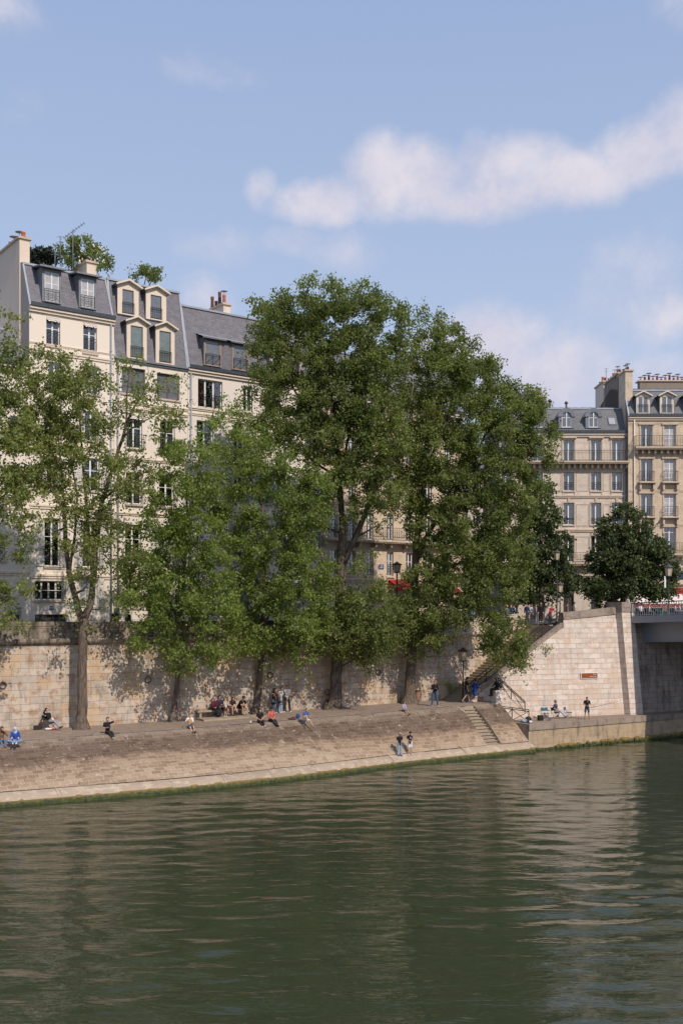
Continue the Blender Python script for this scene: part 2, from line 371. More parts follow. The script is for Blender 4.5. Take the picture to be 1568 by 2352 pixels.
# slope of the bank: soiled brown above, cleaner tan near the water line (tide of past floods), v = metres down the slope
m, n = newmat('bank paving'); uv = n.n('ShaderNodeTexCoord').outputs['UV']; s = n.n('ShaderNodeSeparateXYZ', {0: uv})
wob = n.n('ShaderNodeVectorMath', {0: uv, 1: n.n('ShaderNodeCombineXYZ', {0: n.m('MULTIPLY', n.noise(uv, 2., 2.), .12), 1: n.m('MULTIPLY', n.noise(uv, 1.4, 2.), .08), 2: 0.}).outputs[0]}, operation='ADD').outputs[0]
bk = n.n('ShaderNodeTexBrick', {'Vector': wob, 'Color1': col(1, 1, 1), 'Color2': col(.62, .58, .55), 'Mortar': col(1.55, 1.5, 1.42), 'Scale': 1., 'Mortar Size': .013, 'Mortar Smooth': .2, 'Bias': -.1, 'Brick Width': .58, 'Row Height': .29})
mid = n.noise(uv, 1.5, 7., .7); big = n.noise(uv, .25, 5., .6); fine = n.noise(uv, 12., 6., .72)
vv = n.m('ADD', s.outputs[1], n.m('MULTIPLY', n.m('SUBTRACT', mid, .5), 1.5))
base = n.ramp(n.m('DIVIDE', vv, 4.6), [(.0, col(.30, .25, .205)), (.12, col(.25, .195, .15)), (.22, col(.160, .118, .092)), (.50, col(.160, .115, .085)), (.60, col(.32, .235, .165)), (.9, col(.40, .305, .22))])
k = n.mix(1., base, bk.outputs[0], 'MULTIPLY')
k = n.mix(n.rng(n.noise(uv, 6., 7., .8, .3), .56, .66, 0, .6), k, col(.47, .38, .30))
k = n.mix(n.rng(fine, .44, .25, 0, .5), k, col(.09, .065, .045))
k = n.mix(n.rng(n.noise(uv, 1.9, 9., .85, .8), .575, .62, 0, .85), k, col(.52, .45, .38))
k = n.mix(n.rng(n.noise(uv, 1.3, 6., .75), .56, .66, 0, .7), k, col(.12, .075, .055))
k = n.mix(n.rng(big, .55, .75, 0, .35), k, col(.18, .13, .085))
hh = n.m('ADD', n.m('MULTIPLY', bk.outputs[1], .5), n.m('ADD', n.m('MULTIPLY', mid, .9), n.m('MULTIPLY', fine, .8)))
finish(n, k, .95, hh, .7, .05, .15); M['bank'] = m
# moss
m, n = newmat('wet moss'); o = n.n('ShaderNodeTexCoord').outputs['Object']; a = n.noise(o, 5., 6., .7); b_ = n.noise(o, 1.2, 4.)
zz = n.n('ShaderNodeSeparateXYZ', {0: o}).outputs[2]
k = n.mix(n.rng(a, .35, .65), col(.022, .034, .012), col(.075, .088, .02)); k = n.mix(n.rng(n.m('ADD', zz, n.m('MULTIPLY', a, .2)), .22, .42), k, col(.24, .155, .045))
finish(n, k, .7, a, 1., .08, .4); M['moss'] = m
_cl = {}
def cloth(c, name='cloth'):
    k = tuple(round(x, 3) for x in c)
    if k not in _cl: _cl[k] = plain('%s %d' % (name, len(_cl)), c, .85, .15, 20., spec=.2)
    return _cl[k]
M['skin'] = plain('skin', (.50, .29, .20), .6, .06, 12.)
M['skin2'] = plain('tanned skin', (.36, .19, .125), .6, .06, 12.)
M['face'] = plain('face features', (.06, .03, .02), .6, .1)
# ------------------------------------------------------------------ water, ground, bank, walls
MQ = Matrix(((DU.x, -DN.x, 0, QO.x), (DU.y, -DN.y, 0, QO.y), (0, 0, 1, 0), (0, 0, 0, 1)))   # local x = t, local y = -off
def qbox(mb, t0, t1, o0, o1, z0, z1, mi=0, skip=''): mb.box(t0, t1, -o1, -o0, z0, z1, mi, MQ, skip)
def make_water():
    xs = np.arange(-44, 48, .17); ys = np.arange(17, 82, .17)
    X, Y = np.meshgrid(xs, ys); Z = np.zeros_like(X); r = np.random.default_rng(3)
    for i in range(46):
        lam = r.uniform(.70, 2.4); ang = r.normal(0.06, .27) + math.pi / 2; k = 2 * math.pi / lam
        amp = .0025 * lam ** .85 * r.uniform(.5, 1.3)
        Z += amp * np.sin(k * (math.cos(ang) * X + math.sin(ang) * Y) + r.uniform(0, 6.28) + .8 * np.sin(X * .21 + i) + .7 * np.sin(Y * .17 + 2 * i))
    Z *= .62 + .38 * np.sin(X * .23 + 1.5 * np.sin(Y * .11)) * np.sin(Y * .31 + X * .07 + 2) + .12
    edge = np.minimum(np.minimum(X - xs[0], xs[-1] - X), np.minimum(Y - ys[0], ys[-1] - Y)); Z *= np.clip(edge / 3, 0, 1)
    V = np.stack([X.ravel(), Y.ravel(), Z.ravel()], 1); nx = len(xs); ny = len(ys)
    i, j = np.meshgrid(np.arange(nx - 1), np.arange(ny - 1)); a = (j * nx + i).ravel()
    F = np.stack([a, a + 1, a + nx + 1, a + nx], 1)
    b = len(V); x0, x1, y0, y1 = xs[0], xs[-1], ys[0], ys[-1]; B = 900
    V = np.vstack([V, [[-B, -B, 0], [B, -B, 0], [B, B, 0], [-B, B, 0], [x0, y0, 0], [x1, y0, 0], [x1, y1, 0], [x0, y1, 0]]])
    F = np.vstack([F, [[b, b + 1, b + 5, b + 4], [b + 1, b + 2, b + 6, b + 5], [b + 2, b + 3, b + 7, b + 6], [b + 3, b, b + 4, b + 7]]])
    return tag(npmesh('water', V, F, [M['water']], smooth=True), kind='structure')
make_water()
def profile_bank(t):
    """points from the promenade edge down to below the water, as (off, z)"""
    e = interp(t, E_OFF); wv = interp(t, W_OFF); z = pz(t); run = wv - e
    wob = .035 * math.sin(t * 1.7) + .03 * math.sin(t * .73 + 1)
    P = [(e - .02, z), (e + .30, z - .03), (e + .55, z - .13), (e + .8, z - .32)]
    o0, z0 = e + .8, z - .32; o1, z1 = wv - .62, .66
    for k in range(1, 13):
        f = k / 12; P.append((o0 + (o1 - o0) * f, z0 + (z1 - z0) * f + .10 * math.sin(f * math.pi) * .6 + wob * math.sin(f * math.pi)))
    return P
STAIR = (6.75, 8.0)
def make_bank():
    mb = MB(); ts = list(np.arange(-62, 10.5, .5)) + [10.5]; ts = sorted(set([round(x, 3) for x in ts] + list(STAIR)))
    for a, b in zip(ts[:-1], ts[1:]):
        pa, pb = profile_bank(a), profile_bank(b); acc = 0
        gap = a >= STAIR[0] - .01 and b <= STAIR[1] + .01
        for i in range(len(pa) - 1):
            L = math.hypot(pa[i + 1][0] - pa[i][0], pa[i + 1][1] - pa[i][1])
            if not gap or i < 1:
                mb.face([Q(a, *pa[i]), Q(a, *pa[i + 1]), Q(b, *pb[i + 1]), Q(b, *pb[i])], 0, [(a, acc), (a, acc + L), (b, acc + L), (b, acc)], True)
            acc += L
    tag(mb.build('embankment_slope', M['bank']), kind='structure')
    # granite lip and mossy foot
    mb = MB(); ms = MB()
    tt = [-62 + i * 3.02 for i in range(25)]; tt = [x for x in tt if x < 10.4] + [10.5]
    for a, b in zip(tt[:-1], tt[1:]):
        j = random.uniform(-.012, .012); g = .006
        def P(t): wv = interp(t, W_OFF); return [(wv - .64, .625 + j), (wv - .30, .52 + j), (wv - .06, .38 + j), (wv, .26)]
        pa, pb = P(a + g), P(b - g)
        for i in range(3): mb.face([Q(a + g, *pa[i]), Q(a + g, *pa[i + 1]), Q(b - g, *pb[i + 1]), Q(b - g, *pb[i])], 0, [(a, i * .3), (a, i * .3 + .3), (b, i * .3 + .3), (b, i * .3)], False)
        n = 12
        for k in range(n):
            c, d = a + (b - a) * k / n, a + (b - a) * (k + 1) / n
            def R2(t):
                wv = interp(t, W_OFF); q = .05 * mnoise.noise(Vector((t * 2.1, 0, 0))); return [(wv - .03, .31 + q), (wv + .035 + q * .5, .20 + q), (wv + .10 + q, .10), (wv + .16, -.5)]
            pc, pd = R2(c), R2(d)
            for i in range(3): ms.face([Q(c, *pc[i]), Q(c, *pc[i + 1]), Q(d, *pd[i + 1]), Q(d, *pd[i])], 0, None, True)
    tag(mb.build('granite_kerb', M['granite']), kind='structure'); tag(ms.build('moss', M['moss']), kind='stuff')
    # the flight of steps let into the slope
    st = MB(); n = 12
    e = interp(7.4, E_OFF) + .28; wv = interp(7.4, W_OFF); z = pz(7.4)
    for k in range(n):
        o0 = e + (wv - .75 - e) * k / n; o1 = e + (wv - .75 - e) * (k + 1) / n; zt = z - .10 - (z - .10 - .62) * (k + .75) / n
        qbox(st, STAIR[0] + .02, STAIR[1] - .02, o0 - .05, o1 + .03, zt - .055, zt); qbox(st, STAIR[0] + .02, STAIR[1] - .02, o0 - .05, o1 - .05, zt - .5, zt - .057)
    qbox(st, STAIR[0] + .01, STAIR[1] - .01, e - .12, e + .0, z - .8, z - .035)
    for tx in STAIR:
        pr = profile_bank(tx)
        for i in range(1, len(pr) - 1): st.face([Q(tx, *pr[i]), Q(tx, *pr[i + 1]), Q(tx, pr[i + 1][0], pr[i + 1][1] - .6), Q(tx, pr[i][0], pr[i][1] - .6)])
    tag(st.build('slope_steps', M['step']), 'narrow flight of worn stone steps cut into the sloping bank down to the river', 'steps')
    # displaced and missing setts on the slope
    lp = MB(); rr = random.Random(21)
    for _ in range(90):
        t = rr.uniform(-34, 6); pr = profile_bank(t); i = rr.choice([3, 5, 6, 8, 9, 10, 11, 12, 13, 14]); f = rr.random(); i = min(i, len(pr) - 2)
        o0 = pr[i][0] + (pr[i + 1][0] - pr[i][0]) * f; z0 = pr[i][1] + (pr[i + 1][1] - pr[i][1]) * f; sl_ = math.atan2(pr[i + 1][1] - pr[i][1], pr[i + 1][0] - pr[i][0])
        c = Q(t, o0, z0 - .01); X_ = DU; Yv = (DN * math.cos(sl_) + Vector((0, 0, math.sin(sl_)))); Nv = Yv.cross(X_); Nv = Nv if Nv.z > 0 else -Nv
        M_ = Matrix((X_, Yv, Nv)).transposed().to_4x4(); M_.translation = c; M_ = M_ @ Matrix.Rotation(rr.uniform(-.12, .12), 4, 'X') @ Matrix.Rotation(rr.uniform(-.1, .1), 4, 'Z')
        w_, h_ = rr.uniform(.13, .30), rr.uniform(.07, .13); lp.box(-w_, w_, -h_, h_, -.05, rr.uniform(.0, .035), 0, M_); acc = (interp(t, E_OFF) * -1 + o0) * 1.25; lp.uv[-24:] = [(t + (q % 2) * .3, acc + (q % 3) * .1) for q in range(24)]
    tag(lp.build('loose_setts', M['bank']), kind='structure')
    # promenade sheet
    pm = MB(); ts = list(np.arange(-62, 10.5, 1.5)) + [10.5]
    for a, b in zip(ts[:-1], ts[1:]):
        for k in range(4):
            def pt(t, f): return Q(t, interp(t, E_OFF) * f, pz(t) + .02 * mnoise.noise(Vector((t * .6, f * 3, 0))) * (1 if 0 < f < 1 else 0))
            pm.face([pt(a, k / 4), pt(a, (k + 1) / 4), pt(b, (k + 1) / 4), pt(b, k / 4)], 0, None, True)
    tag(pm.build('promenade', M['cobble']), kind='structure')
    # flat kerb slabs along the top of the slope
    kb = MB(); t = -40.
    while t < 6.2:
        L = random.uniform(1.1, 1.7); e0 = interp(t, E_OFF); dz = random.uniform(.006, .02)
        kb.face([Q(t + .02, e0 - .42, pz(t) + dz), Q(t + .02, e0 + .06, pz(t) + dz - .004), Q(t + L - .02, interp(t + L, E_OFF) + .06, pz(t + L) + dz - .004), Q(t + L - .02, interp(t + L, E_OFF) - .42, pz(t + L) + dz)])
        t += L
    tag(kb.build('kerb_slabs', M['coping']), kind='structure')
make_bank()
# ---- quay wall
def extr(mb, prof, t0, t1, step=3., mi=0, top=None):
    """extrude a (off,z) profile along t; z measured from street level + .9 when top='g', else absolute"""
    n = max(1, int((t1 - t0) / step)); ts = [t0 + (t1 - t0) * i / n for i in range(n + 1)]
    def pts(t):
        zz = gz(Q(t, 0)) + .92 if top == 'g' else 0
        return [Q(t, o, z + zz) for o, z in prof]
    for a, b in zip(ts[:-1], ts[1:]):
        A, B_ = pts(a), pts(b); acc = 0
        for i in range(len(prof) - 1):
            L = (A[i + 1] - A[i]).length
            mb.face([A[i], A[i + 1], B_[i + 1], B_[i]], mi, [(a, -acc), (a, -acc - L), (b, -acc - L), (b, -acc)]); acc += L
def quay_wall():
    root = empty('quay_wall', Q(-20, 0, 2.7), 0, 'long soot-stained limestone quay wall behind the trees, with moulded cornice and parapet', 'wall')
    root.matrix_world = Matrix.Translation(Q(-20, 0, 2.7))
    off = -Vector(Q(-20, 0, 2.7))
    mb = MB(); step = 2.5; ts = list(np.arange(-62, 16.9, step)) + [16.9]
    for a, b in zip(ts[:-1], ts[1:]):
        ta = gz(Q(a, 0)) + .92 - 1.42; tb = gz(Q(b, 0)) + .92 - 1.42
        mb.face([Q(a, .0, ta), Q(a, .12, pz(a) - .3), Q(b, .12, pz(b) - .3), Q(b, 0, tb)], 0, [(a, ta), (a, pz(a) - .3), (b, pz(b) - .3), (b, tb)])
    mb.build('wall_face', M['quaywall'], root, off)
    c1 = [(-.45, -1.0), (.20, -1.0), (.24, -1.06), (.24, -1.18), (.19, -1.27), (.08, -1.36), (.0, -1.42)]
    pp = [(-.46, -1.0), (-.46, -.03), (-.43, 0), (.02, 0), (.045, -.03), (.045, -.25), (.01, -.29), (.01, -1.0)]
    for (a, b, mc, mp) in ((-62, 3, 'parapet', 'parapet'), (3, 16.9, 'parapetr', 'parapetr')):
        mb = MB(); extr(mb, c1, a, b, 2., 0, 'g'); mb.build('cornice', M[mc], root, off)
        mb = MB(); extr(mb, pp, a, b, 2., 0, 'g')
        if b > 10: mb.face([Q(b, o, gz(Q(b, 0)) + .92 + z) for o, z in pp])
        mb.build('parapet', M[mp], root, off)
    mb = MB(); n = 30
    for i in range(n):
        a, b = -40 + i * 1.3, -40 + (i + 1) * 1.3; za, zb = gz(Q(a, 0)) + 1.0, gz(Q(b, 0)) + 1.0
        mb.bar(Q(a, -.2, za), Q(b, -.2, zb), .02)
        if i % 3 == 0: mb.bar(Q(a, -.2, za - .09), Q(a, -.2, za), .02)
    mb.build('top_rail', M['iron'], root, off)
    # a patch of white painted stone under the spectators, and a drain pipe
    return root
quay_wall()
# ---- street sheet: from the walls to the horizon
F_TOP = [(8.9, 2.2), (10.4, 2.45), (12, 2.8), (14.9, 3.45), (17, 4.05), (19, 4.6), (21.5, 5.1), (22.8, 5.3), (40, 6.3), (80, 9)]
BT = .115
def offw(t, z): return ftop(t) + BT * max(0, 9.3 - z)
def fcop(t): return offw(t, coptop(t))
def ftop(t): return interp(t, F_TOP)
STZ0, STT0, STK = 3.1, 8.95, .67
def stz(t): return STZ0 + STK * (t - STT0)
def coptop(t):
    if t < 17: return min(stz(t) + .30, 8.75)
    return interp(t, [(17, 9.50), (21.5, 9.92), (22.8, 9.9)])
mb = MB(); ts = [-900, -300, -120, -62] + list(np.arange(-55, 17, 3)) + [16.9, 17.0, 18, 19, 20, 21.5, 22.8, 30, 40, 60, 120, 300, 900]
ts = sorted(set(float(x) for x in ts)); offs = [0, -3, -7, -13, -25, -60, -200, -900]
def fo(t): return -.40 if t < 16.95 else ftop(t) - .35
for a, b in zip(ts[:-1], ts[1:]):
    ring = []
    for i in range(len(offs)):
        ring.append((fo(a) if i == 0 else offs[i], fo(b) if i == 0 else offs[i]))
    for (a0, b0), (a1, b1) in zip(ring[:-1], ring[1:]):
        if b == 17.0 and a == 16.9: pass
        q = [Q(a, a0), Q(b, b0), Q(b, b1), Q(a, a1)]
        mb.face([Vector((p.x, p.y, gz(p))) for p in q], 0, None, True)
tag(mb.build('street', M['asphalt']), kind='structure')
# ---- big staircase between the two walls
def big_stairs():
    mb = MB(); n = 31; r = (8.55 - 3.1) / n; w_ = r / STK
    for k in range(n):
        a = STT0 + k * w_; o1 = min(fcop(max(a, 8.9)) - .38, 2.15 + max(0, a - 9.2) * 3) ; zt = 3.1 + (k + 1) * r
        qbox(mb, a, a + w_ + .03 if k < n - 1 else 17.02, .02, o1, 2.9 if k < 3 else zt - .6, zt, 0)
        if k == 0: qbox(mb, a - .3, a, .02, o1 + .1, 2.9, zt - .09, 0)
    tag(mb.build('stone_staircase', M['step']), 'long stone staircase climbing behind the pale wall from the promenade to the street', 'staircase')
big_stairs()
# ---- pale retaining wall with raking coping
def retaining():
    base = Q(15, 4.6, 1.8)
    root = empty('retaining_wall', base, 0, 'tall pale block retaining wall with raking coping, beside the bridge abutment', 'wall'); off = -base
    ts = [8.9 + i * .35 for i in range(24)]; ts = [t for t in ts if t < 16.95] + [16.999, 17.001, 18, 19, 20, 21, 21.5]
    mb = MB(); cp = MB(); acc = 0
    def prof(t):
        zt = coptop(t); zb = 2.9 if t < 10.6 else 1.6; h = .34 if t < 17 else .52
        return zt, zb, h
    for a, b in zip(ts[:-1], ts[1:]):
        if b - a < .01:
            za, zb_ = coptop(a), coptop(b); o = fcop(b)
            cp.face([Q(a, o + .03, za), Q(b, o + .03, zb_), Q(b, o - .42, zb_), Q(a, o - .42, za)]); continue
        L = b - a; za, ba, ha = prof(a); zb, bb, hb = prof(b); nz_ = 8
        for k in range(nz_):
            f0, f1 = k / nz_, (k + 1) / nz_
            def P(t, zt, zlo, h, f): z = (zt - h) * (1 - f) + zlo * f; return Q(t, offw(t, z), z), z
            (p0, z0), (p1, z1) = P(a, za, ba, ha, f0), P(a, za, ba, ha, f1); (p3, z3), (p2, z2) = P(b, zb, bb, hb, f0), P(b, zb, bb, hb, f1)
            mb.face([p0, p1, p2, p3], 0, [(acc, z0), (acc, z1), (acc + L, z2), (acc + L, z3)])
        # coping: front, top, back
        o0, o1 = fcop(a), fcop(b)
        cp.face([Q(a, o0 + .03, za), Q(a, o0 + .03 + BT * ha, za - ha - .005), Q(b, o1 + .03 + BT * hb, zb - hb - .005), Q(b, o1 + .03, zb)], 0, [(acc, za), (acc, za - ha), (acc + L, zb - hb), (acc + L, zb)])
        cp.face([Q(a, o0 - .42, za), Q(a, o0 + .03, za), Q(b, o1 + .03, zb), Q(b, o1 - .42, zb)], 0, [(acc, 0), (acc, .45), (acc + L, .45), (acc + L, 0)])
        cp.face([Q(a, o0 - .42, za), Q(b, o1 - .42, zb), Q(b, o1 - .42, zb - 1.4), Q(a, o0 - .42, za - 1.4)], 0)
        acc += L
    o = fcop(8.9); cp.face([Q(8.9, o + .03, coptop(8.9)), Q(8.9, o - .42, coptop(8.9)), Q(8.9, o - .42, 3), Q(8.9, o + .15, 3)])
    mb.build('wall_face', M['whiteblock'], root, off); cp.build('coping', M['coping'], root, off)
    # pilaster
    pl = MB(); zt = 10.30; zb = 1.6
    for z0, z1, e, mi in ((zb, zt - .75, 0., 0), (zt - .75, zt, .05, 1)):
        def o(z): return 5.25 + .42 + .115 * (9.4 - z) * (1 if z < 9.4 else 0) + e
        a, b = 21.5 - e, 22.85 + e; A0, A1 = Q(a, o(z0), z0), Q(a, o(z1), z1); B0, B1 = Q(b, o(z0), z0), Q(b, o(z1), z1)
        back = 4.2
        pl.face([A0, B0, B1, A1], mi, [(0, z0), (1.35, z0), (1.35, z1), (0, z1)])
        pl.face([Q(a, back, z0), A0, A1, Q(a, back, z1)], mi); pl.face([B0, Q(b, back, z0), Q(b, back, z1), B1], mi)
        pl.face([A1, B1, Q(b, back, z1), Q(a, back, z1)], mi)
    pl.build('pilaster', [M['whiteblock'], M['coping']], root, off)
    ab = MB(); ts = [22.85, 26, 30, 36, 46, 60]; acc = 0
    for a, b in zip(ts[:-1], ts[1:]):
        ab.face([Q(a, ftop(a), 8.9), Q(a, ftop(a) + .7, 1.6), Q(b, ftop(b) + .7, 1.6), Q(b, ftop(b), 8.9)], 0, [(a, 8.9), (a, 1.6), (b, 1.6), (b, 8.9)])
    ab.build('abutment', M['abut'], root, off)
    # small weeds growing from the joints
    return root
retaining()
# ---- low wall and narrow steps down to the lower quay
mb = MB(); lo, hi = 4.15, 4.5
qbox(mb, 10.05, 10.75, lo - .05, hi + .08, 1.6, 3.98)
pa = [(10.75, 3.86), (13.0, 2.15)]
for (o_, fl) in ((hi, 0), (lo, 1)):
    mb.face([Q(10.75, o_, 1.6), Q(13.0, o_, 1.6), Q(13.0, o_, 2.15), Q(10.75, o_, 3.86)])
mb.face([Q(10.75, lo, 3.86), Q(10.75, hi, 3.86), Q(13.0, hi, 2.15), Q(13.0, lo, 2.15)]); mb.face([Q(13, lo, 1.6), Q(13, hi, 1.6), Q(13, hi, 2.15), Q(13, lo, 2.15)])
tag(mb.build('stair_wall', M['whiteblock']), 'low sloping stone wall with square end block, beside the narrow steps to the lower quay', 'wall')
mb = MB()
for k in range(8): qbox(mb, 10.55 + k * .28, 10.55 + (k + 1) * .28, 3.2, 4.13, 1.5, 3.1 - (k + 1) * .155)
tag(mb.build('short_steps', M['step']), 'short stone steps behind the low wall leading to the lower quay', 'steps')
# ---- lower quay
def lower_quay():
    mb = MB(); ts = [10.52, 14, 18, 22.8, 27, 34, 60]
    for a, b in zip(ts[:-1], ts[1:]):
        mb.face([Q(a, 3.0, 1.8), Q(a, 7.5, 1.8), Q(b, 7.5, 1.8), Q(b, 3.0, 1.8)], 0, None)
    tag(mb.build('lower_quay', M['cobble']), kind='structure')
    mb = MB()
    prof = [(7.05, 1.806), (7.52, 1.806), (7.56, 1.77), (7.56, 1.38), (7.49, 1.35), (7.49, -.6)]
    for a, b in zip(ts[:-1], ts[1:]):
        for i in range(5):
            mb.face([Q(a, *prof[i]), Q(a, *prof[i + 1]), Q(b, *prof[i + 1]), Q(b, *prof[i])], 1 if i < 4 else 0, [(a, prof[i][1]), (a, prof[i + 1][1] - (.3 if i == 0 else 0)), (b, prof[i + 1][1] - (.3 if i == 0 else 0)), (b, prof[i][1])])
    t = 10.51
    mb.face([Q(t, 3.0, 1.803), Q(t, 7.5, 1.803), Q(t, 7.5, -.6), Q(t, 3.0, -.6)], 1)
    tag(mb.build('quay_edge', [M['lowquay'], M['coping']]), kind='structure')
    ms = MB(); t = 11.2
    while t < 27:
        L = random.uniform(.18, .5); h = random.uniform(.04, .30) if t > 13 else random.uniform(-.02, .1); d = random.uniform(.18, .4)
        blob(Q(t, 7.5 + d * .3, h * .4), 1, (L * .9, d, .12 + h * .5), 7, 5, ms, 0); t += L
    tag(ms.build('moss_clumps', M['moss']), kind='stuff')
    for k in range(26):
        mb = MB(); t = 11.6 + k * .56 + random.uniform(-.08, .08)
        qbox(mb, t, t + .24, 7.6, 7.84, -.5, .14 + random.uniform(-.03, .03))
        o = mb.build('timber_pile', M['moss']); tag(o, 'dark mossy timber pile stub in the water along the lower quay foot', 'pile', 'mossy pile stubs at the foot of the lower quay')
lower_quay()
# ---- bridge: it leaves the quay at a right angle and rises a little
BP = Vector((22.05, 79.9, 0)); BR = math.atan2(DN.y, DN.x)
def bridge():
    root = empty('road_bridge', BP + Vector((0, 0, 8.7)), BR, 'grey steel road bridge with barred railing leaving the pale stone abutment', 'bridge')
    off = Vector((0, 0, -8.7)); L = 60
    def zt(x): return 9.22 + .036 * x - .0003 * x * x
    mb = MB(); n = 24
    for i in range(n):
        a, b = L * i / n, L * (i + 1) / n; g = .006; y1 = .16
        q = [Vector((a + g, 0, zt(a) - .53)), Vector((b - g, 0, zt(b) - .53)), Vector((b - g, 0, zt(b))), Vector((a + g, 0, zt(a)))]
        r2 = [p + Vector((0, y1, 0)) for p in q]; mb.face(q); mb.face(r2[::-1]); mb.face([q[3], q[2], r2[2], r2[3]]); mb.face([q[1], q[0], r2[0], r2[1]]); mb.face([q[0], q[3], r2[3], r2[0]]); mb.face([q[2], q[1], r2[1], r2[2]])
    mb.build('fascia', M['steel'], root, off)
    dk = MB()
    for i in range(n):
        a, b = L * i / n - (2 if i == 0 else 0), L * (i + 1) / n
        dk.face([(a, .16, zt(a) - .05), (b, .16, zt(b) - .05), (b, 15, zt(b) - .05), (a, 15, zt(a) - .05)], 1); dk.face([(a, .16, zt(a) - .45), (a, 15, zt(a) - .45), (b, 15, zt(b) - .45), (b, .16, zt(b) - .45)], 0)
    dk.face([(-2, .16, zt(-2) - .45), (-2, .16, zt(-2) - .05), (0, .16, zt(0) - .05), (0, .16, zt(0) - .45)]); dk.face([(-2, 15, zt(-2) - .45), (L, 15, zt(L) - .45), (L, 15, zt(L) - .05), (-2, 15, zt(-2) - .05)])
    dk.build('deck', [M['steel'], M['asphalt']], root, off)
    for yy in (1.5, 6.2, 10.8):
        gd = MB()
        for i in range(n):
            a, b = L * i / n - (1.2 if i == 0 else 0), L * (i + 1) / n; za, zb = zt(a) - .46, zt(b) - .46; la, lb = za - 1.55, zb - 1.55
            gd.face([(a, yy, za), (b, yy, zb), (b, yy + .15, lb), (a, yy + .15, la)]); gd.face([(a, yy + .15, la), (b, yy + .15, lb), (b, yy + 2.2, lb), (a, yy + 2.2, la)]); gd.face([(a, yy + 2.35, za), (a, yy + 2.2, la), (b, yy + 2.2, lb), (b, yy + 2.35, zb)])
            if i % 2 == 0: gd.bar((a + .6, yy - .02, za), (a + .6, yy + .13, la), .05, .05)
            gd.bar((a, yy + .1, la + .03), (b, yy + .1, lb + .03), .14, .05)
        gd.build('girder', M['steel'], root, off)
    rl = MB(); H = .98; x = .06; k = 0
    while x < 34:
        z = zt(x); big = (k % 14 == 0); rl.bar((x, .06, z), (x, .06, z + H), .05 if big else .034, .06 if big else .034); x += .215; k += 1
    for i in range(n): a, b = L * i / n, L * (i + 1) / n; rl.bar((a, .06, zt(a) + .07), (b, .06, zt(b) + .07), .05, .04)
    rl.build('railing', M['rail'], root, off)
    hr = MB()
    for i in range(n): a, b = L * i / n, L * (i + 1) / n; hr.bar((a, .06, zt(a) + H), (b, .06, zt(b) + H), .09, .07)
    hr.build('handrail', M['irong'], root, off)
bridge()
# ---- railings
def rail_run(name, pts, h, label, mat='rust', brace=True, top2=.12, cat='railing'):
    """posts at pts (on the ground), top and lower rails, cross braces"""
    mb = MB(); up = Vector((0, 0, h))
    for p in pts: mb.bar(p - Vector((0, 0, .05)), Vector(p) + up, .06)
    for a, b in zip(pts[:-1], pts[1:]):
        a, b = Vector(a), Vector(b); u = Vector((0, 0, 1))
        for z in (h, h - top2, .12): mb.bar(a + u * z, b + u * z, .05)
        if brace:
            mb.bar(a + u * .12, b + u * (h - top2), .032); mb.bar(b + u * .12, a + u * (h - top2), .032)
    c = Vector(pts[0]); o = mb.build(name, M[mat], None, c)
    me = o.data; me.transform(Matrix.Translation(-c)); tag(o, label, cat); return o
rail_run('quay_railing', [Q(10.62, 7.4, 1.8), Q(10.62, 5.65, 1.8), Q(10.62, 4.62, 1.8)], 1.02, 'rusty iron railing with crossed braces on the corner of the lower quay')
rail_run('sloping_railing', [Q(10.5, 4.33, 3.95), Q(11.7, 4.33, 3.1), Q(13.0, 4.33, 2.12)], .92, 'rusty iron railing sloping down on the low wall beside the short steps')
rail_run('stair_railing', [Q(9.0 + i * 1.6, fcop(9 + i * 1.6) - .2, coptop(9 + i * 1.6)) for i in range(3)], .85, 'dark iron handrail along the lower half of the long staircase', 'iron', False, .3)
rail_run('upper_stair_railing', [Q(13.9 + i * 1.45, fcop(13.9 + i * 1.45) - .2, coptop(13.9 + i * 1.45)) for i in range(3)], .9, 'dark iron handrail at the top of the staircase by the street', 'iron', False, .3)
rail_run('landing_gate', [Q(16.95, 0.15, 8.6), Q(16.95, 1.4, 8.6)], .9, 'grey sheet metal barrier at the head of the staircase', 'zincdk', True, .2, 'barrier')
# ---- mooring rings
def ring(p, nrm, label, r=.19, drop=True):
    mb = MB(); nrm = Vector(nrm).normalized(); side = nrm.cross(Vector((0, 0, 1))).normalized(); upv = Vector((0, 0, 1)) if abs(nrm.z) < .3 else side.cross(nrm)
    n = 14; c = -upv * r
    pts = [c + (side * math.cos(2 * math.pi * k / n) + upv * math.sin(2 * math.pi * k / n)) * r + nrm * .06 for k in range(n + 1)]
    mb.tube(pts, .028, 6, 0, False); mb.tube([Vector((0, 0, 0)) - nrm * .05, nrm * .11], .045, 6)
    o = mb.build('mooring_ring', M['rust'], None, p); tag(o, label, 'mooring ring', 'mooring rings on the quay wall'); return o
def tpx(px, off):                                  # t on the line at this offset seen at view column px
    k = (px - CX) / FPX; o = QO + DN * off
    return (k * o.y - o.x) / (DU.x - k * DU.y)
for px, py, lb in ((7, 1574, 'iron mooring ring on the quay wall at the far left above the seated women'), (340, 1561, 'iron mooring ring on the quay wall between the two leftmost trunks'),
                   (620, 1551, 'iron mooring ring on the quay wall above the standing trio'), (751, 1590, 'iron mooring ring half hidden behind the thickest trunk'), (868, 1544, 'iron mooring ring on the sunlit wall between the two thick trunks')):
    t = tpx(px, .06); p = Q(t, .06); ring(Vector((p.x, p.y, CZ + (HY - py) * p.y / FPX + .19)), DN, lb)
t = tpx(653, 5.9); pr = profile_bank(t); p = Q(t, 6.0, 2.15); ring(p, (DN + Vector((0, 0, 1.2))), 'iron mooring ring lying on the sloping bank below the seated couple', .17)
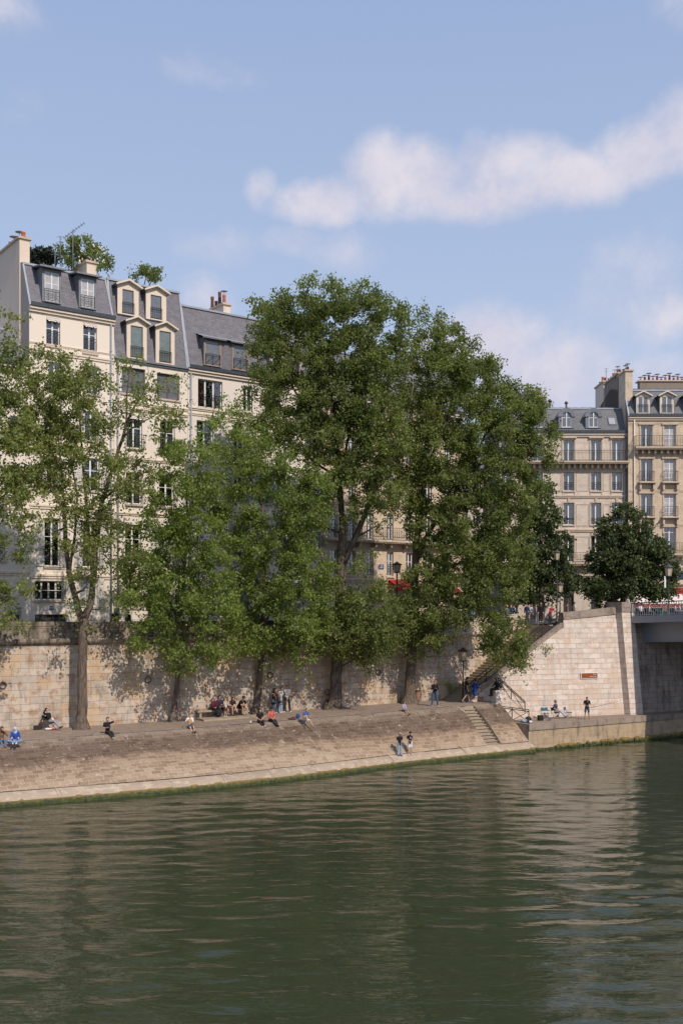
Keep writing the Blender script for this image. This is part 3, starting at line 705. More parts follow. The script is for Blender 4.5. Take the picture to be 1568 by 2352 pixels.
# ------------------------------------------------------------------ buildings
def text_mesh(name, s, size, mat, parent=None, matrix=None, extr_=.004, shear=0.):
    cu = bpy.data.curves.new(name, 'FONT'); cu.body = s; cu.size = size; cu.align_x = 'CENTER'; cu.align_y = 'CENTER'; cu.extrude = extr_; cu.shear = shear; cu.resolution_u = 3
    tmp = bpy.data.objects.new('tmp', cu); COL.objects.link(tmp); dg = bpy.context.evaluated_depsgraph_get()
    me = bpy.data.meshes.new_from_object(tmp.evaluated_get(dg)); bpy.data.objects.remove(tmp)
    me.materials.clear(); me.materials.append(mat); me.name = name
    o = bpy.data.objects.new(name, me); COL.objects.link(o)
    if parent: o.parent = parent
    if matrix is not None: o.matrix_local = matrix
    return o
FM = Matrix(((1, 0, 0, 0), (0, 0, -1, 0), (0, 1, 0, 0), (0, 0, 0, 1)))     # text standing up, facing local -y
class Bld:
    def __init__(s, P0, D, px0, px1, zg, depth, mats, label, ground=8.0, name='apartment_building', side='gable'):
        s.P0 = Vector((P0[0], P0[1], 0)); s.D = Vector((D[0], D[1], 0)).normalized(); s.N = Vector((-s.D.y, s.D.x, 0))
        s.s0 = s.uraw(px0); s.P = s.P0 + s.D * s.s0; s.L = s.uraw(px1) - s.s0; s.zb = ground; s.zg = zg; s.depth = depth
        s.root = empty(name, (s.P.x, s.P.y, ground), math.atan2(s.D.y, s.D.x), label, 'building')
        s.mat = mats; s.op = []; s.side = side
    def uraw(s, px):
        k = (px - CX) / FPX; return (k * s.P0.y - s.P0.x) / (s.D.x - k * s.D.y)
    def u(s, px): return s.uraw(px) - s.s0
    def z(s, px, py, back=0.0):
        p = s.P + s.D * s.u(px) + s.N * back; return CZ + (HY - py) * p.y / FPX
    def rect(s, px0, px1, py0, py1):
        pc = (px0 + px1) / 2; return s.u(px0), s.u(px1), s.z(pc, py1), s.z(pc, py0)
    def B(s, mb, name, mats, parent=None):
        o = mb.build(name, mats, parent or s.root); o.location = (0, 0, 0)
        # vertices are absolute z: shift into the building's frame once, on the mesh
        me = o.data; me.transform(Matrix.Translation((0, 0, -s.zb))); return o
    def wall(s):
        us = sorted(set([0, s.L] + [round(v, 4) for w in s.op for v in w[:2]])); zs = sorted(set([s.zb, s.zg] + [round(v, 4) for w in s.op for v in w[2:4]]))
        us = [x for x in us if 0 <= x <= s.L]; zs = [x for x in zs if s.zb <= x <= s.zg]; mb = MB()
        for a, b in zip(us[:-1], us[1:]):
            for c, d in zip(zs[:-1], zs[1:]):
                m_, n_ = (a + b) / 2, (c + d) / 2
                if any(w[0] < m_ < w[1] and w[2] < n_ < w[3] for w in s.op): continue
                mb.face([(a, 0, c), (b, 0, c), (b, 0, d), (a, 0, d)])
        for w in s.op:
            a, b, c, d = w[:4]; r = .30
            mb.face([(a, 0, c), (a, r, c), (a, r, d), (a, 0, d)]); mb.face([(b, 0, c), (b, 0, d), (b, r, d), (b, r, c)])
            mb.face([(a, 0, d), (a, r, d), (b, r, d), (b, 0, d)]); mb.face([(a, 0, c), (b, 0, c), (b, r, c), (a, r, c)])
        L, Dp = s.L, s.depth
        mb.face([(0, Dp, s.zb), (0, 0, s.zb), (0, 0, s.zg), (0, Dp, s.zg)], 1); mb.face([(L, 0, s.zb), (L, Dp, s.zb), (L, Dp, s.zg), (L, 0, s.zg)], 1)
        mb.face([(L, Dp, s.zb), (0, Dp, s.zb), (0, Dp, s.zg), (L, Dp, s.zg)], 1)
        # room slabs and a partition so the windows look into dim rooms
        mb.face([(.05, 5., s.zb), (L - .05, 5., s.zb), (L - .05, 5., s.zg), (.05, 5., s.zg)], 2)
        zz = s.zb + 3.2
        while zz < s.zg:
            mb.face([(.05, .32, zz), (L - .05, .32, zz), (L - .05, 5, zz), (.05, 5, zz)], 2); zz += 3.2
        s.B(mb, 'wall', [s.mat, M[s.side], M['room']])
    def course(s, z, h=.18, pr=.10, name='string_course', mat='trim', a=None, b=None):
        mb = MB(); a = -.02 if a is None else a; b = s.L + .02 if b is None else b
        mb.box(a, b, -pr, .05, z - h * .45, z); mb.box(a, b, -pr * .55, .05, z - h, z - h * .45 - .002); s.B(mb, name, M[mat])
    def win(s, r, frame='frame', pane='glass', curt=None, rail=None, railh=.95, shut=None, awn=False, transom=(.62,), lites=2, sill=True, y=.20, openpane=False, bal=0., parent=None, cut=True, fw=.07, arch=False):
        u0, u1, z0, z1 = r
        if cut: s.op.append((u0, u1, z0, z1))
        par = parent or s.root; mb = MB(); w = u1 - u0; h = z1 - z0; yy = y
        mb.box(u0, u0 + fw, yy, yy + .06, z0, z1); mb.box(u1 - fw, u1, yy, yy + .06, z0, z1)
        mb.box(u0 + fw, u1 - fw, yy, yy + .06, z1 - fw, z1); mb.box(u0 + fw, u1 - fw, yy, yy + .06, z0, z0 + fw * 1.4)
        for k in range(1, lites):
            c = u0 + w * k / lites; q = fw * .8; mb.box(c - q, c + q, yy - .012, yy + .07, z0 + fw * 1.4, z1 - fw)
        for tf in transom:
            zc = z0 + h * tf; mb.box(u0 + fw, u1 - fw, yy + .008, yy + .05, zc - .022, zc + .022)
        wo = s.B(mb, 'window', M[frame], par)
        pm = MB(); pm.box(u0 + .02, u1 - .02, yy + .025, yy + .032, z0 + .02, z1 - .02); s.B(pm, 'pane', M[pane], wo)
        if curt:
            cm = MB(); n = 10
            for (a, b) in ((u0 + .03, u0 + w * (.30 if curt != 'full' else .49)), (u1 - w * (.30 if curt != 'full' else .49), u1 - .03)):
                for k in range(n):
                    x0, x1 = a + (b - a) * k / n, a + (b - a) * (k + 1) / n; d0, d1 = .03 * (k % 2), .03 * ((k + 1) % 2)
                    cm.face([(x0, yy + .14 + d0, z0), (x1, yy + .14 + d1, z0), (x1, yy + .14 + d1, z1), (x0, yy + .14 + d0, z1)])
            s.B(cm, 'curtain', M['redcurtain' if curt == 'red' else 'curtain'], wo)
        if rail: s.rail(u0 - (bal and .1), u1 + (bal and .1), z0 + .02, railh, (-bal if bal else .05), rail, wo, bal)
        if sill:
            sm = MB(); sm.box(u0 - .10, u1 + .10, -.10, .0, z0 - .14, z0 - .01); s.B(sm, 'sill', M['stonesill'], wo)
        if shut:
            sw = w * .5
            for a, b in ((u0 - sw - .02, u0 - .02), (u1 + .02, u1 + sw + .02)):
                sh = MB(); sh.box(a, a + .05, -.07, -.025, z0, z1); sh.box(b - .05, b, -.07, -.025, z0, z1)
                for zc in (z0, (z0 + z1) / 2 - .04, z1 - .08): sh.box(a + .05, b - .05, -.065, -.03, zc, zc + .08)
                zc = z0 + .1
                while zc < z1 - .1:
                    sh.face([(a + .05, -.07, zc), (b - .05, -.07, zc), (b - .05, -.03, zc + .055), (a + .05, -.03, zc + .055)]); zc += .085
                s.B(sh, 'shutter', M[shut], wo)
        if awn:
            am = MB(); n = 9
            for k in range(n):
                x0, x1 = u0 + w * k / n, u0 + w * (k + 1) / n; zc = z1 - .12 - .05 * abs(math.sin(k * 1.1))
                am.face([(x0, -.14, zc - .10 - .03 * (k % 2)), (x1, -.14, zc - .10 - .03 * (k % 2)), (x1, .04, z1 - .05), (x0, .04, z1 - .05)])
            am.bar((u0, -.14, z1 - .1), (u1, -.14, z1 - .1), .05); s.B(am, 'awning', M['whiteaw'], wo)
        return wo
    def rail(s, u0, u1, z0, h, y, style, parent, bal=0., name='balcony_railing'):
        mb = MB(); mb.bar((u0, y, z0 + h), (u1, y, z0 + h), .045, .03); mb.bar((u0, y, z0 + .06), (u1, y, z0 + .06), .025)
        W = u1 - u0
        if bal:
            for x in (u0, u1): mb.bar((x, y, z0 + h), (x, 0, z0 + h), .035); mb.bar((x, y, z0 + .06), (x, 0, z0 + .06), .02)
            for x in (u0, u1):
                for yy in np.linspace(y, 0, max(2, int(-y / .15))): mb.bar((x, yy, z0), (x, yy, z0 + h), .016)
        if style == 'bars':
            n = max(2, int(W / .13))
            for k in range(n + 1): mb.bar((u0 + W * k / n, y, z0), (u0 + W * k / n, y, z0 + h), .017)
            mb.bar((u0, y, z0 + h * .8), (u1, y, z0 + h * .8), .016)
        elif style == 'cross':
            n = max(1, round(W / .75))
            for k in range(n):
                a, b = u0 + W * k / n, u0 + W * (k + 1) / n; mb.bar((a, y, z0), (a, y, z0 + h), .03); mb.bar((a, y, z0 + .06), (b, y, z0 + h * .82), .02); mb.bar((b, y, z0 + .06), (a, y, z0 + h * .82), .02)
            mb.bar((u1, y, z0), (u1, y, z0 + h), .03); mb.bar((u0, y, z0 + h * .82), (u1, y, z0 + h * .82), .02)
        else:                                       # ornate: bars, rings and scrolls
            n = max(3, int(W / .24))
            for k in range(n + 1): mb.bar((u0 + W * k / n, y, z0), (u0 + W * k / n, y, z0 + h), .016)
            mb.bar((u0, y, z0 + h * .80), (u1, y, z0 + h * .80), .014); mb.bar((u0, y, z0 + h * .2), (u1, y, z0 + h * .2), .014)
            for k in range(n):
                c = u0 + W * (k + .5) / n; rr = min(W / n * .42, .12)
                for zc in ((z0 + h * .38, z0 + h * .60) if style == 'ornate' else (z0 + h * .5,)):
                    q = [(c + rr * math.cos(a) * .95, y, zc + rr * math.sin(a)) for a in np.linspace(0, 2 * math.pi, 9)]
                    for p, r in zip(q[:-1], q[1:]): mb.bar(p, r, .013)
        return s.B(mb, name, M['iron'], parent)
    def balcony(s, u0, u1, z0, dep, style='bars', h=.95, thick=.18, corb=.55, plants=0):
        mb = MB(); mb.box(u0, u1, -dep, 0, z0 - thick * .6, z0); mb.box(u0 + .04, u1 - .04, -dep + .07, 0, z0 - thick, z0 - thick * .6 - .002)
        if corb:
            n = max(1, int((u1 - u0) / corb))
            for k in range(n + 1):
                c = u0 + .15 + (u1 - u0 - .3) * k / n; mb.box(c - .08, c + .08, -dep * .6, 0, z0 - thick - .32, z0 - thick - .002); mb.box(c - .08, c + .08, -dep * .3, 0, z0 - thick - .45, z0 - thick - .322)
        o = s.B(mb, 'balcony', M['hausstrim']); s.rail(u0 + .03, u1 - .03, z0, h, -dep + .05, style, o, dep, 'railing')
        return o
    def mansard(s, zt, sb, mat='slate', zinc=2.2, zrise=.8, gut=True, seams=True, zincmat='zinc'):
        s.zt, s.sb = zt, sb; L, Dp, zg = s.L, s.depth, s.zg; mb = MB()
        mb.face([(0, -.02, zg), (L, -.02, zg), (L, sb, zt), (0, sb, zt)], 0)
        mb.face([(L, Dp, zg), (0, Dp, zg), (0, Dp - sb, zt), (L, Dp - sb, zt)], 0)
        zr = zt + zrise; m_ = Dp / 2
        mb.face([(0, sb - .06, zt + .05), (L, sb - .06, zt + .05), (L, m_, zr), (0, m_, zr)], 1); mb.face([(L, Dp - sb, zt), (0, Dp - sb, zt), (0, m_, zr), (L, m_, zr)], 1)
        for x in (0, L):
            q = [(x, 0, zg), (x, Dp, zg), (x, Dp - sb, zt), (x, m_, zr), (x, sb, zt)]; mb.face(q if x == L else q[::-1], 2)
        # zinc roll between slate and terrace, verge strips, standing seams
        mb.bar((0, sb - .04, zt), (L, sb - .04, zt), .16, .14, 1)
        for x in (.06, L - .06): mb.bar((x, -.04, zg), (x, sb - .04, zt), .12, .06, 1)
        if seams:
            n = int(L / .75)
            for k in range(1, n): x = L * k / n; mb.bar((x, sb, zt + .07), (x, m_, zr + .02), .04, .05, 1)
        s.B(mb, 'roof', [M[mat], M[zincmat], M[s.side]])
        if gut:
            g = MB(); g.box(0, L, -.34, -.03, zg - .06, zg + .0); g.box(0, L, -.34, -.31, zg, zg + .20)
            n = int(L / .55)
            for k in range(n + 1): x = L * k / n; g.box(max(0, x - .015), min(L, x + .015), -.355, -.342, zg - .07, zg + .21)
            s.B(g, 'gutter', M['gutter'])
            s.course(zg - .075, .32, .26, 'cornice')
    def ym(s, z): return (z - s.zg) / (s.zt - s.zg) * s.sb
    def dormer(s, r, style, surround=.2, head=.3, rail='bars', pane='cglass', frame='frame', side='zincdk', transom=(.6,), lites=2, railh=.8):
        u0, u1, z0, z1 = r; a, b = u0 - surround, u1 + surround; zh = z1 + head; yf = s.ym(z0) - .14; mb = MB()
        zb = z0 - .08
        for x, f in ((a, 1), (b, 0)):
            q = [(x, yf, zb), (x, s.ym(zb) + .02, zb), (x, s.ym(zh) + .02, zh), (x, yf, zh)]; mb.face(q if f else q[::-1], 1)
        mb.box(a, u0, yf - .02, yf + .10, zb, zh, 0); mb.box(u1, b, yf - .02, yf + .10, zb, zh, 0); mb.box(u0, u1, yf - .02, yf + .10, z1, zh, 0); mb.box(u0, u1, yf - .06, yf + .10, zb, z0, 0)
        yb = s.ym(zh) + .25
        if style == 'flat':
            e = .28; mb.face([(a - e, yf - .38, zh - .02), (b + e, yf - .38, zh - .02), (b + e, yb, zh + .30), (a - e, yb, zh + .30)], 2); mb.face([(a - e, yf - .38, zh - .10), (a - e, yb, zh + .2), (b + e, yb, zh + .2), (b + e, yf - .38, zh - .10)], 1)
            mb.box(a - e, b + e, yf - .40, yf - .37, zh - .12, zh + .0, 1)
            for x0 in (a - e, b + e - .02): mb.face([(x0, yf - .38, zh - .1), (x0, yb, zh + .2), (x0, yb, zh + .3), (x0, yf - .38, zh - .02)], 1)
        elif style == 'pediment':
            e = .20; c = (a + b) / 2; pk = zh + .42
            mb.face([(a, yf - .02, zh), (b, yf - .02, zh), (c, yf - .02, pk - .1)], 0)
            for sgn, x in ((-1, a - e), (1, b + e)):
                for dz, mi in ((0, 2), (-.12, 0)): mb.face([(x, yf - .30, zh - .02 + dz), (c, yf - .30, pk + dz), (c, s.ym(pk) + .5, pk + dz), (x, s.ym(zh) + .25, zh - .02 + dz)], mi)
                mb.face([(x, yf - .30, zh - .14), (c, yf - .30, pk - .12), (c, yf - .30, pk), (x, yf - .30, zh - .02)], 0)
        elif style == 'shed':
            e = .25; mb.face([(a - e, yf - .32, zh - .05), (b + e, yf - .32, zh - .05), (b + e, yb + .35, zh + .55), (a - e, yb + .35, zh + .55)], 2); mb.box(a - e, b + e, yf - .34, yf - .31, zh - .14, zh - .04, 1)
        elif style == 'arch':
            c = (a + b) / 2; rr = (b - a) / 2; ri = (u1 - u0) / 2; n = 10; zc = zh - .02
            for k in range(n):
                t0, t1 = math.pi * k / n, math.pi * (k + 1) / n
                def P(t, r_, y): return (c - r_ * math.cos(t), y, zc + r_ * math.sin(t))
                mb.face([P(t0, rr * 1.1, yf - .12), P(t1, rr * 1.1, yf - .12), P(t1, rr * 1.1, s.ym(zc + rr) + .3), P(t0, rr * 1.1, s.ym(zc + rr) + .3)], 2, None, True)
                mb.face([P(t0, ri, yf - .1), P(t1, ri, yf - .1), P(t1, rr * 1.1, yf - .12), P(t0, rr * 1.1, yf - .12)], 0); 
                mb.face([P(t0, ri, yf - .1), P(t0, ri, yf + .06), P(t1, ri, yf + .06), P(t1, ri, yf - .1)], 0)
                mb.face([P(t0, ri, yf + .04), P(t1, ri, yf + .04), (c, yf + .04, zc)], 3)
            mb.bar((c, yf + .0, zc - .02), (c, yf + .0, zc + ri), .1, .05, 4)
        d = s.B(mb, 'dormer', [M[{'flat': 'zincdk', 'pediment': 'trim', 'shed': 'framewood', 'arch': 'zincdk'}[style]], M[side], M['zinc'], M[pane], M[frame]])
        w = s.win((u0, u1, z0, z1 - (0 if style != 'arch' else 0)), frame, pane, None, None, sill=False, y=yf + .02, parent=d, cut=False, transom=transom, lites=lites, fw=.055)
        # third level: lift the pane beside its frame
        for ch in list(w.children): ch.parent = d
        if rail: s.rail(u0 - .02, u1 + .02, z0, railh, yf - .07, rail, d, 0, 'railing')
        return d
    def chimney(s, u0, u1, y0, y1, zb, zt, pots, mat='chim', potmats=('pot',), caps=()):
        mb = MB(); mb.box(u0, u1, y0, y1, zb, zt, 0); mb.box(u0 - .12, u1 + .12, y0 - .12, y1 + .12, zt, zt + .14, 1)
        c = s.B(mb, 'chimney', [M[mat], M['hausstrim']])
        for i, (f, h, r) in enumerate(pots):
            p = MB(); y = y0 + (y1 - y0) * f; x = (u0 + u1) / 2
            p.lathe([(r * .95, zt + .13), (r, zt + .2), (r * .82, zt + h * .8), (r * .95, zt + h * .85), (r * .95, zt + h), (r * .7, zt + h)], 8, (x, y, 0), 0)
            if i in caps:
                p.tube([(x, y, zt + h), (x, y, zt + h + .3)], .02, 4, 1); p.lathe([(r * 1.9, zt + h + .28), (r * .3, zt + h + .36)], 8, (x, y, 0), 1)
            s.B(p, 'chimney_pot', [M[potmats[i % len(potmats)]], M['zinc']], c)
        return c
    def pipe(s, u, z0, z1, mat='zinc'):
        mb = MB(); mb.tube([(u, -.12, z0), (u, -.12, z1)], .06, 8)
        z = z0 + 1
        while z < z1: mb.box(u - .08, u + .08, -.19, -.0, z, z + .04); z += 2.6
        s.B(mb, 'downpipe', M[mat])
LP0, LD = (0, 84.7), (1, .735)
# --- left row, seen obliquely
b0 = Bld(LP0, LD, -190, 67.6, 25.9, 12, M['cream2'], 'cream building at the far left edge with a lower slate roof, partly behind leaves')
for r in ((-46, 12, 1243, 1286), (-50, -5, 1070, 1125), (-52, -8, 950, 1010), (-48, 2, 860, 915), (22, 44, 1070, 1125), (24, 46, 955, 1012), (-110, -80, 1070, 1125), (18, 50, 1395, 1440)): b0.win(b0.rect(*r), rail='bars', curt='white')
b0.mansard(28.9, 3.0); b0.wall(); b0.course(b0.z(40, 1313), .25, .12); b0.course(b0.z(40, 1165), .2, .1); b0.course(b0.z(40, 1025), .2, .1)

b1 = Bld(LP0, LD, 67.8, 262, 30.0, 12, M['cream'], 'tall cream building with two zinc-hooded dormers and the number 49')
for r, kw in (((107, 139, 730, 794), dict(rail='ornate', awn=True, frame='frame', pane='glass')), ((192, 223, 743, 810), dict(rail='ornate', awn=True)),
              ((113, 142, 832, 895), dict(rail='ornate', shut=None, curt='white')), ((199, 229, 842, 905), dict(rail='ornate', curt='white')),
              ((112, 141, 938, 1003), dict(rail='ornate', shut='shutter')), ((195, 227, 946, 1012), dict(rail='ornate', shut='shutter')),
              ((108, 138, 1050, 1125), dict(rail='ornate', shut='shutter')), ((191, 229, 1052, 1127), dict(rail='ornate', shut='shutter')),
              ((103, 139, 1190, 1301), dict(rail='ornate', shut='shutter', bal=.25, railh=1.1)), ((191, 230, 1197, 1303), dict(rail='ornate', shut='shutter', bal=.25, railh=1.1)),
              ((81, 147, 1334, 1378), dict(rail='ornate', lites=4, bal=.12, railh=.85, transom=(.5,), curt=None)), ((198, 225, 1330, 1394), dict(shut='shutter', lites=2, pane='cglass'))):
    b1.win(b1.rect(*r), **kw)
b1.win(b1.rect(81, 154, 1411, 1450), frame='framedk', pane='dglass', lites=5, transom=(.4, .75), sill=False, fw=.05)
b1.mansard(33.15, 1.4); b1.wall()
for py in (812, 1022, 1163, 1320): b1.course(b1.z(165, py), .28, .12)
b1.course(b1.z(165, 798), .12, .06)
for r in ((104, 137, 625, 692), (188, 218, 641, 706)): b1.dormer(b1.rect(*r), 'flat', .17, .30, 'ornate', 'cglass')
b1.pipe(b1.L - .25, 8.5, 29.6)
mb = MB(); u, z = b1.u(118.5), b1.z(118.5, 1396.5); mb.box(u - .15, u + .15, -.03, 0, z - .13, z + .13); plate = b1.B(mb, 'house_number', M['bluesign'])
text_mesh('number_49', '49', .24, M['white'], plate, Matrix.Translation((u, -.036, z - 8.0)) @ FM)
pp = [(f, h, .16) for f, h in ((.03, .55), (.13, .5), (.2, .62), (.28, .5), (.36, .6), (.45, .5), (.55, .5), (.65, .6), (.75, .5), (.86, .55))]
b1.chimney(-.06, .64, 1.7, 9.5, 24.0, 34.9, pp, 'chim', ('pot', 'pot', 'potdk'), (1, 3))
b1.chimney(b1.L - .95, b1.L - .2, 2.5, 8.5, 32.5, 34.5, [(.1, .5, .15), (.24, .8, .17), (.38, .5, .15), (.75, .6, .15), (.84, .6, .15), (.93, .7, .15)], 'chim', ('pot',))

b2 = Bld(LP0, LD, 262.4, 431.6, 27.35, 12, M['cream2'], 'cream building with two tiers of stone pedimented dormers in a tall slate roof')
b2.win(b2.rect(280, 334, 845, 905), frame='framedk', pane='sglass', lites=2, transom=(.3,)); b2.win(b2.rect(361, 413, 859, 917), frame='framedk', pane='sglass', lites=2, transom=(.3,))
for r, kw in (((291, 327, 954, 1030), dict(rail='ornate', awn=True, bal=.3, curt='white')), ((368, 402, 966, 1040), dict(rail='ornate', bal=.3, curt='white')),
              ((290, 326, 1085, 1158), dict(rail='ornate', bal=.35, curt='white')), ((366, 400, 1092, 1164), dict(rail='ornate', bal=.35)),
              ((288, 324, 1205, 1292), dict(rail='ornate', bal=.35)), ((364, 398, 1210, 1295), dict(rail='ornate', bal=.35, shut='shutter')),
              ((290, 322, 1345, 1395), dict(rail='bars')), ((402, 418, 1352, 1440), dict(frame='framedk', pane='dglass', lites=1)), ((340, 380, 1352, 1440), dict(frame='framedk', pane='dglass'))):
    b2.win(b2.rect(*r), **kw)
b2.mansard(33.2, 1.3, gut=False); b2.wall(); b2.course(27.38, .22, .22, 'cornice', 'zincdk')
for py in (928, 942, 1055, 1180, 1322): b2.course(b2.z(345, py), .2, .12)
for r in ((299, 327, 750, 823), (365, 391, 762, 834)): b2.dormer(b2.rect(*r), 'pediment', .30, .28, 'bars', 'gglass', 'framedk', lites=1, transom=(), side='slate')
for r in ((290, 316, 661, 717), (355, 380, 674, 729)): b2.dormer(b2.rect(*r), 'pediment', .38, .30, 'bars', 'sglass', 'framedk', lites=1, transom=(), side='slate')
b2.pipe(.25, 8.5, 27.2)

b3 = Bld(LP0, LD, 432, 738, 27.45, 12, M['cream3'], 'long cream building with a wide shed dormer and an open window with red curtains')
b3.win(b3.rect(455, 511, 873, 938), frame='frame', pane='glass', curt='red', rail='cross', lites=3, transom=())
for r, kw in (((559, 580, 888, 945), dict(rail='cross', curt='red', transom=())), ((626, 644, 900, 950), dict(rail='cross', transom=())), ((682, 704, 905, 958), dict(rail='cross', transom=()))):
    b3.win(b3.rect(*r), **kw)
for k, (a, b, t_, e_) in enumerate([(y0, y1, yy0, yy1) for (yy0, yy1) in ((966, 1030), (1085, 1150), (1203, 1275), (1335, 1395)) for (y0, y1) in ((452, 490), (537, 560), (600, 622), (650, 672), (700, 722))]):
    sh = (b - 470) * .042
    b3.win(b3.rect(a, b, t_ + (70 - 0 if False else 0) + sh * (1.0 if t_ < 1100 else .3), e_ + sh * (1.0 if t_ < 1100 else .3)), rail='bars' if t_ > 1000 else None, shut='zinc' if (t_ > 1080 and b - a < 30) else None, curt='white' if k % 3 == 0 else None)
b3.mansard(32.3, 1.25); b3.wall()
for py, pr in ((950, .14), (962, .1), (1066, .1), (1182, .1), (1312, .14)): b3.course(b3.z(560, py), .2, pr)
rr = [b3.rect(472, 504, 781, 838), b3.rect(536, 566, 791, 850)]
zz0, zz1 = (rr[0][2] + rr[1][2]) / 2, (rr[0][3] + rr[1][3]) / 2
for q in rr: b3.dormer((q[0], q[1], zz0, zz1), 'shed', .16, .12, 'cross', 'sglass', 'framewood', side='slate', transom=(), lites=1)
q0 = b3.u(504) + .17, b3.u(536) - .17; mb = MB(); yf = b3.ym(zz0) - .12; mb.box(q0[0], q0[1], yf, yf + .5, zz0 - .2, zz1 + .1)
mb.face([(rr[0][0] - .4, yf - .35, zz1 + .08), (rr[1][1] + .4, yf - .35, zz1 + .08), (rr[1][1] + .4, b3.ym(zz1) + .8, zz1 + .75), (rr[0][0] - .4, b3.ym(zz1) + .8, zz1 + .75)], 1); b3.B(mb, 'dormer_infill', [M['slate'], M['zinc']])
q = b3.rect(622, 650, 805, 860); b3.dormer((q[0], q[1], zz0, zz1), 'shed', .16, .12, 'cross', 'cglass', 'frame', side='slate', transom=(), lites=2)
q = b3.rect(690, 714, 818, 870); b3.dormer((q[0], q[1], zz0, zz1), 'shed', .16, .12, 'cross', 'cglass', 'frame', side='slate', transom=(), lites=2)
b3.chimney(b3.u(556), b3.u(556) + .6, 2.8, 5.6, 32.3, 33.5, [(.15, .9, .15), (.4, 1.3, .15), (.6, .7, .14), (.82, 1.2, .15)], 'chim', ('pot', 'potdk', 'potdk', 'potdk'), (0,))
b3.pipe(b3.L - .2, 8.5, 27.2); b3.pipe(.2, 8.5, 27.2)

b4 = Bld(LP0, LD, 738.5, 1062, 27.0, 14, M['hauss'], 'tan ashlar building behind the two largest trees, with long first floor balcony and red awning', side='hauss')
cols = [(758, 775), (800, 816), (841, 857), (888, 903), (932, 948), (976, 991), (1020, 1034)]
for j, (a, b) in enumerate(cols):
    for yt, yb, kw in ((1178, 1240, dict(shut=None, curt='white')), (1266, 1322, dict(rail='ornate', curt='white')), (1085, 1150, dict(rail='ornate')), (995, 1058, dict(rail='ornate')), (905, 966, dict(rail='ornate'))):
        u0, u1, _, _ = b4.rect(a, b, yt, yb); zt_, zb_ = b4.z(850, yt), b4.z(850, yb); b4.win((u0, u1, zb_, zt_), **kw)
b4.mansard(31.0, 1.5, 'slate2'); b4.wall()
b4.balcony(.1, b4.L - .1, b4.z(850, 1241), .8, 'ornate', 1.05, .22, 1.6); b4.balcony(.1, b4.L - .1, b4.z(850, 966), .7, 'ornate', 1.0, .2, 1.2)
for py in (1066, 1155, 1330): b4.course(b4.z(850, py), .3, .16, mat='hausstrim')
b4.chimney(.1, .9, 3, 10, 30, 33.5, [(.1, .6, .16), (.3, .6, .16), (.6, .6, .16)], 'chim')
mb = MB(); u0, u1, z0, z1 = b4.rect(889, 946, 1330, 1357); n = 9                  # red awning
for k in range(n):
    a, b = u0 + (u1 - u0) * k / n, u0 + (u1 - u0) * (k + 1) / n
    mb.face([(a, -1.1, z1 - .55), (b, -1.1, z1 - .55), (b, 0, z1), (a, 0, z1)]); mb.face([(a, -1.1, z1 - .95 - .05 * (k % 2)), (b, -1.1, z1 - .95 - .05 * (k % 2)), (b, -1.1, z1 - .55), (a, -1.1, z1 - .55)])
mb.face([(u0, 0, z1), (u0, -1.1, z1 - .55), (u0, -1.1, z1 - .95), (u0, 0, z1 - .95)])
b4.B(mb, 'awning', M['redaw'])
mb = MB(); u0, u1, z0, z1 = b4.rect(1020, 1040, 1348, 1360); mb.face([(u0, -1.3, z0), (u1, -1.3, z0), (u1, 0, z1), (u0, 0, z1)]); mb.face([(u0, -1.3, z0 - .25), (u1, -1.3, z0 - .25), (u1, -1.3, z0), (u0, -1.3, z0)]); b4.B(mb, 'awning', M['redaw'])
mb = MB(); u, z = b4.u(875), b4.z(875, 1302); mb.box(u - .25, u + .25, -.03, 0, z - .2, z + .2); sg = b4.B(mb, 'house_number', M['bluesign']); text_mesh('number_25', '25', .34, M['white'], sg, Matrix.Translation((u, -.036, z - 8.0)) @ FM)

# --- right row, facing the river squarely
b5 = Bld((0, 99.0), (1, 0.004), 1150, 1441, 0, 12, M['hauss2'], 'pinkish tan building with two round-headed dormers and a long upper balcony', side='chimdark')
b5.zg = b5.z(1350, 994)
C5 = [(1150, 1172), (1222, 1245), (1293, 1317), (1356, 1379), (1404, 1427)]
for j, (a, b) in enumerate(C5):
    for (yt, yb, kw) in ((1011, 1061, dict(pane='glass', curt='full', transom=())), (1085, 1127, dict(rail='ornate', railh=.75, transom=(), curt='white')), (1155, 1205, dict(rail='cross', railh=.6, transom=(), curt='white')), (1230, 1291, dict(transom=(), curt='white')), (1335, 1440, dict(frame='framedk', pane='dglass', transom=(.7,), sill=False))):
        b5.win(b5.rect(a, b, yt, yb), **kw)
b5.mansard(b5.z(1350, 939, 1.6), 1.6, 'slate2', zrise=.95); b5.wall()
b5.balcony(b5.u(1180), b5.L - .05, b5.z(1350, 1061), .85, 'bars', .98, .25, .55); b5.balcony(b5.u(1180), b5.L - .05, b5.z(1350, 1292), .8, 'ornate', .9, .3, 1.3)
for py, pr in ((1138, .14), (1216, .14), (1320, .2), (1079, .06)): b5.course(b5.z(1350, py), .26, pr, mat='hausstrim')
